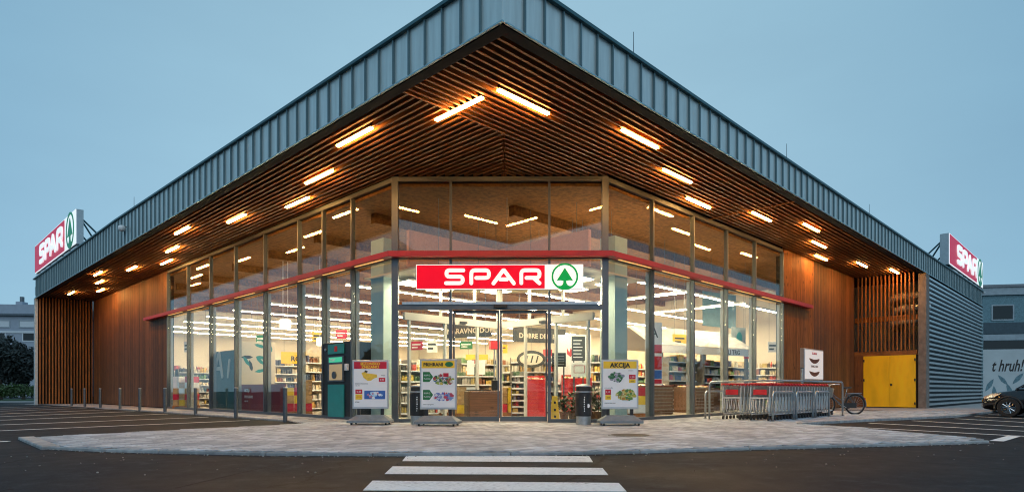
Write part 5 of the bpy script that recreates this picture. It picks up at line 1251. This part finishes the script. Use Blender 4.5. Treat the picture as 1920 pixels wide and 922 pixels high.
# houses beyond the bollard side
M['house'] = pm('house_render', (0.30,0.35,0.42), 0.9, 0, 0.06, 2)
M['house_roof'] = pm('house_roof', (0.10,0.13,0.16), 0.8, 0, 0.2, 6)
M['shutter'] = pm('shutter_white', (0.55,0.60,0.64), 0.6, 0, 0.03)
hb = thing('apartment_house', 'pale grey apartment house with shuttered windows beyond the hedge', 'building', (*at(-150, 78), -0.045), YAW+R(6))
T_ = 78; xx_ = lambda px: (px+150)/1166*T_; zz = lambda py: hz(py,T_)+.08
obj('wall', MB().box(0,0,0,xx_(110),9,zz(590)), M['house'], hb)
obj('upper_storey', MB().box(.4,.5,zz(590)+.25,xx_(106),8.5,zz(572)+.3), M['house'], hb)
rf = obj('roof', MB().box(-.4,-.4,zz(590)+.001,xx_(114),9.4,zz(590)+.249), M['house_roof'], hb)
obj('chimney', MB().box(xx_(2),1.5,zz(590)+.25,xx_(14),2.6,zz(560)), M['house'], rf); obj('chimney_pot', MB().cyl((xx_(9),2,zz(560)),(xx_(9),2,zz(550)),.25,n=10), M['steel_dark'], rf)
obj('chimney', MB().box(xx_(44),1.5,zz(590)+.25,xx_(56),2.6,zz(577)+.8), M['house'], rf)
obj('string_course', MB().box(-.05,-.08,zz(623),xx_(112),-.002,zz(619)), M['shutter'], hb)
for px in (-130,-95,-60,-25,24,60): window(hb, xx_(px), zz(611), xx_(30)-xx_(0), zz(600)-zz(611), M['pale_stucco'], M['shutter'])
for px in (-130,-95,-60,-25,30,64): window(hb, xx_(px), zz(637), 1.5, 1.1, M['shutter'], M['carglass'])
obj('far_road', MB().prism(ccw([at(-400,44),at(66,46.5),at(66,50),at(-400,48)]), -0.043, -0.03), M['slab'], ground)
obj('grass_verge', MB().prism(ccw([at(-400,49),at(90,51),at(90,64),at(-400,62)]), -0.043, -0.01), pm('grass', (0.02,0.05,0.012), 0.95, 0, 0.5, 3, 0.5), ground)
def leafmat(name, c):
    m, nt, b = nmat(name); a = nt.nodes.new('ShaderNodeAttribute'); a.attribute_name = 'tone'
    nt.links.new(a.outputs['Color'], b.inputs['Base Color']); b.inputs['Roughness'].default_value = 0.6
    return m
M['foliage'] = leafmat('foliage', None)
def crown_mesh(cx, cy, cz, rx, ry, rz_, n, leaf, c, rnd, lobes=14):
    mb = MB(); L = []
    for i in range(lobes):
        a = rnd.uniform(0,6.28); e = rnd.uniform(-1,1); q = rnd.uniform(.35,.8)
        L.append((cx+rx*q*math.cos(a)*math.sqrt(1-e*e), cy+ry*q*math.sin(a)*math.sqrt(1-e*e), cz+rz_*q*e, rnd.uniform(.28,.5)))
    for i in range(n):
        l = rnd.choice(L); d = Vector((rnd.gauss(0,1),rnd.gauss(0,1),rnd.gauss(0,1))).normalized()*rnd.uniform(.55,1.05)
        p = Vector((l[0]+d.x*rx*l[3], l[1]+d.y*ry*l[3], l[2]+d.z*rz_*l[3])); s = leaf*rnd.uniform(.6,1.4)
        u = Vector((rnd.gauss(0,1),rnd.gauss(0,1),rnd.gauss(0,1))).normalized(); v = u.orthogonal().normalized()
        mb.cc = mul(c, rnd.uniform(.5,1.6)); mb.add([p-u*s, p+v*s*.5, p+u*s, p-v*s*.5], [(0,1,2,3)])
    return mb
def tree(label, px, t, h, rx, n, c, seed, leaf=.16):
    rnd = random.Random(seed); x, y = at(px, t)
    o = thing('tree', label, 'tree', (x,y,-0.045), rnd.uniform(0,6))
    tr = obj('trunk', MB().tube([(0,0,0),(0.05,0,h*.2),(0,.05,h*.45),(0.05,0,h*.7)], [.16,.13,.10,.05], 8), pm('bark',(0.05,0.04,0.03),.9,0,.3,8) if 'bark' not in bpy.data.materials else bpy.data.materials['bark'], o)
    for i in range(6):
        a = i*1.05+rnd.random(); z0 = h*(.25+.07*i); obj('limb', MB().cyl((0,0,z0),(rx*.6*math.cos(a),rx*.6*math.sin(a),z0+h*.2),.05,.015,6), bpy.data.materials['bark'], tr)
    obj('crown', crown_mesh(0,0,h*.56,rx,rx,h*.46,n,leaf,c,rnd), M['foliage'], o, kind='stuff')
tree('broad dark bushy tree before the apartment house, farther from the canopy end', 2, 57, 6.0, 1.9, 5000, (0.016,0.024,0.022), 3)
tree('dark bushy tree with drooping side beside the canopy end post', 44, 58, 5.2, 1.7, 4500, (0.015,0.022,0.021), 4)
hd = obj('hedge', crown_mesh(0,0,.75,9.0,.7,.75,9000,.10,(0.03,0.065,0.015),random.Random(8),60), M['foliage'], None, (*at(-60,54.5),0), YAW); hd['kind'] = 'stuff'; hd['label'] = 'low clipped green hedge in front of the dark trees'

# unseen trees added behind the photographer to darken what the glazing mirrors
rnd = random.Random(31); mb = MB()
for k in range(84):
    a = R(-126 + 252*k/83.0); d = 52 + rnd.uniform(-6,6)
    cxx, cyy = CAMX - F2[0]*d*math.cos(a) + R2[0]*d*math.sin(a), CAMY - F2[1]*d*math.cos(a) + R2[1]*d*math.sin(a)
    hh = rnd.uniform(4.2,6.6); c_ = crown_mesh(cxx,cyy,hh*.5,3.2,3.2,hh*.5,420,.42,(0.014,0.022,0.018),rnd,10)
    o_ = len(mb.v); mb.v += c_.v; mb.f += [[i+o_ for i in f] for f in c_.f]; mb.c += c_.c
tb = obj('unseen_tree_belt', mb, M['foliage'], kind='stuff'); tb['label'] = 'dark unseen belt of trees added to darken the reflections in the glazing'

# sealed joint across the carriageway and grit along the forecourt edge
ja, jb = at(330, 5.7), at(610, 8.9); jd = Vector((jb[0]-ja[0], jb[1]-ja[1])).normalized(); jn = Vector((-jd.y, jd.x))*0.014
obj('asphalt_joint', MB().prism(ccw([(ja[0]+jn.x,ja[1]+jn.y),(ja[0]-jn.x,ja[1]-jn.y),(jb[0]-jn.x,jb[1]-jn.y),(jb[0]+jn.x,jb[1]+jn.y)]), -0.0449, -0.0435), pm('bitumen', (0.006,0.006,0.007), 1.0), ground)
rnd = random.Random(77); mb = MB()
for k in range(420):
    i = rnd.randint(1, 10); f = rnd.random(); a, b = front[i], front[i+1]
    px_, py_ = a[0]+(b[0]-a[0])*f, a[1]+(b[1]-a[1])*f; q = rnd.uniform(0.03, 0.16) if rnd.random() < .8 else rnd.uniform(.2, 2.2)
    px_ -= F2[0]*q; py_ -= F2[1]*q; r_ = rnd.uniform(.004,.014); tone_ = rnd.uniform(.06,.55); mb.cc = (tone_,tone_*.97,tone_*.92)
    mb.lathe([(r_*.4,0),(r_,r_*.4),(r_*.5,r_*.9)], 5, (px_,py_,-0.045))
gt = obj('grit', mb, M['paver'], kind='stuff'); gt['label'] = 'loose grit and pebbles along the forecourt edge'
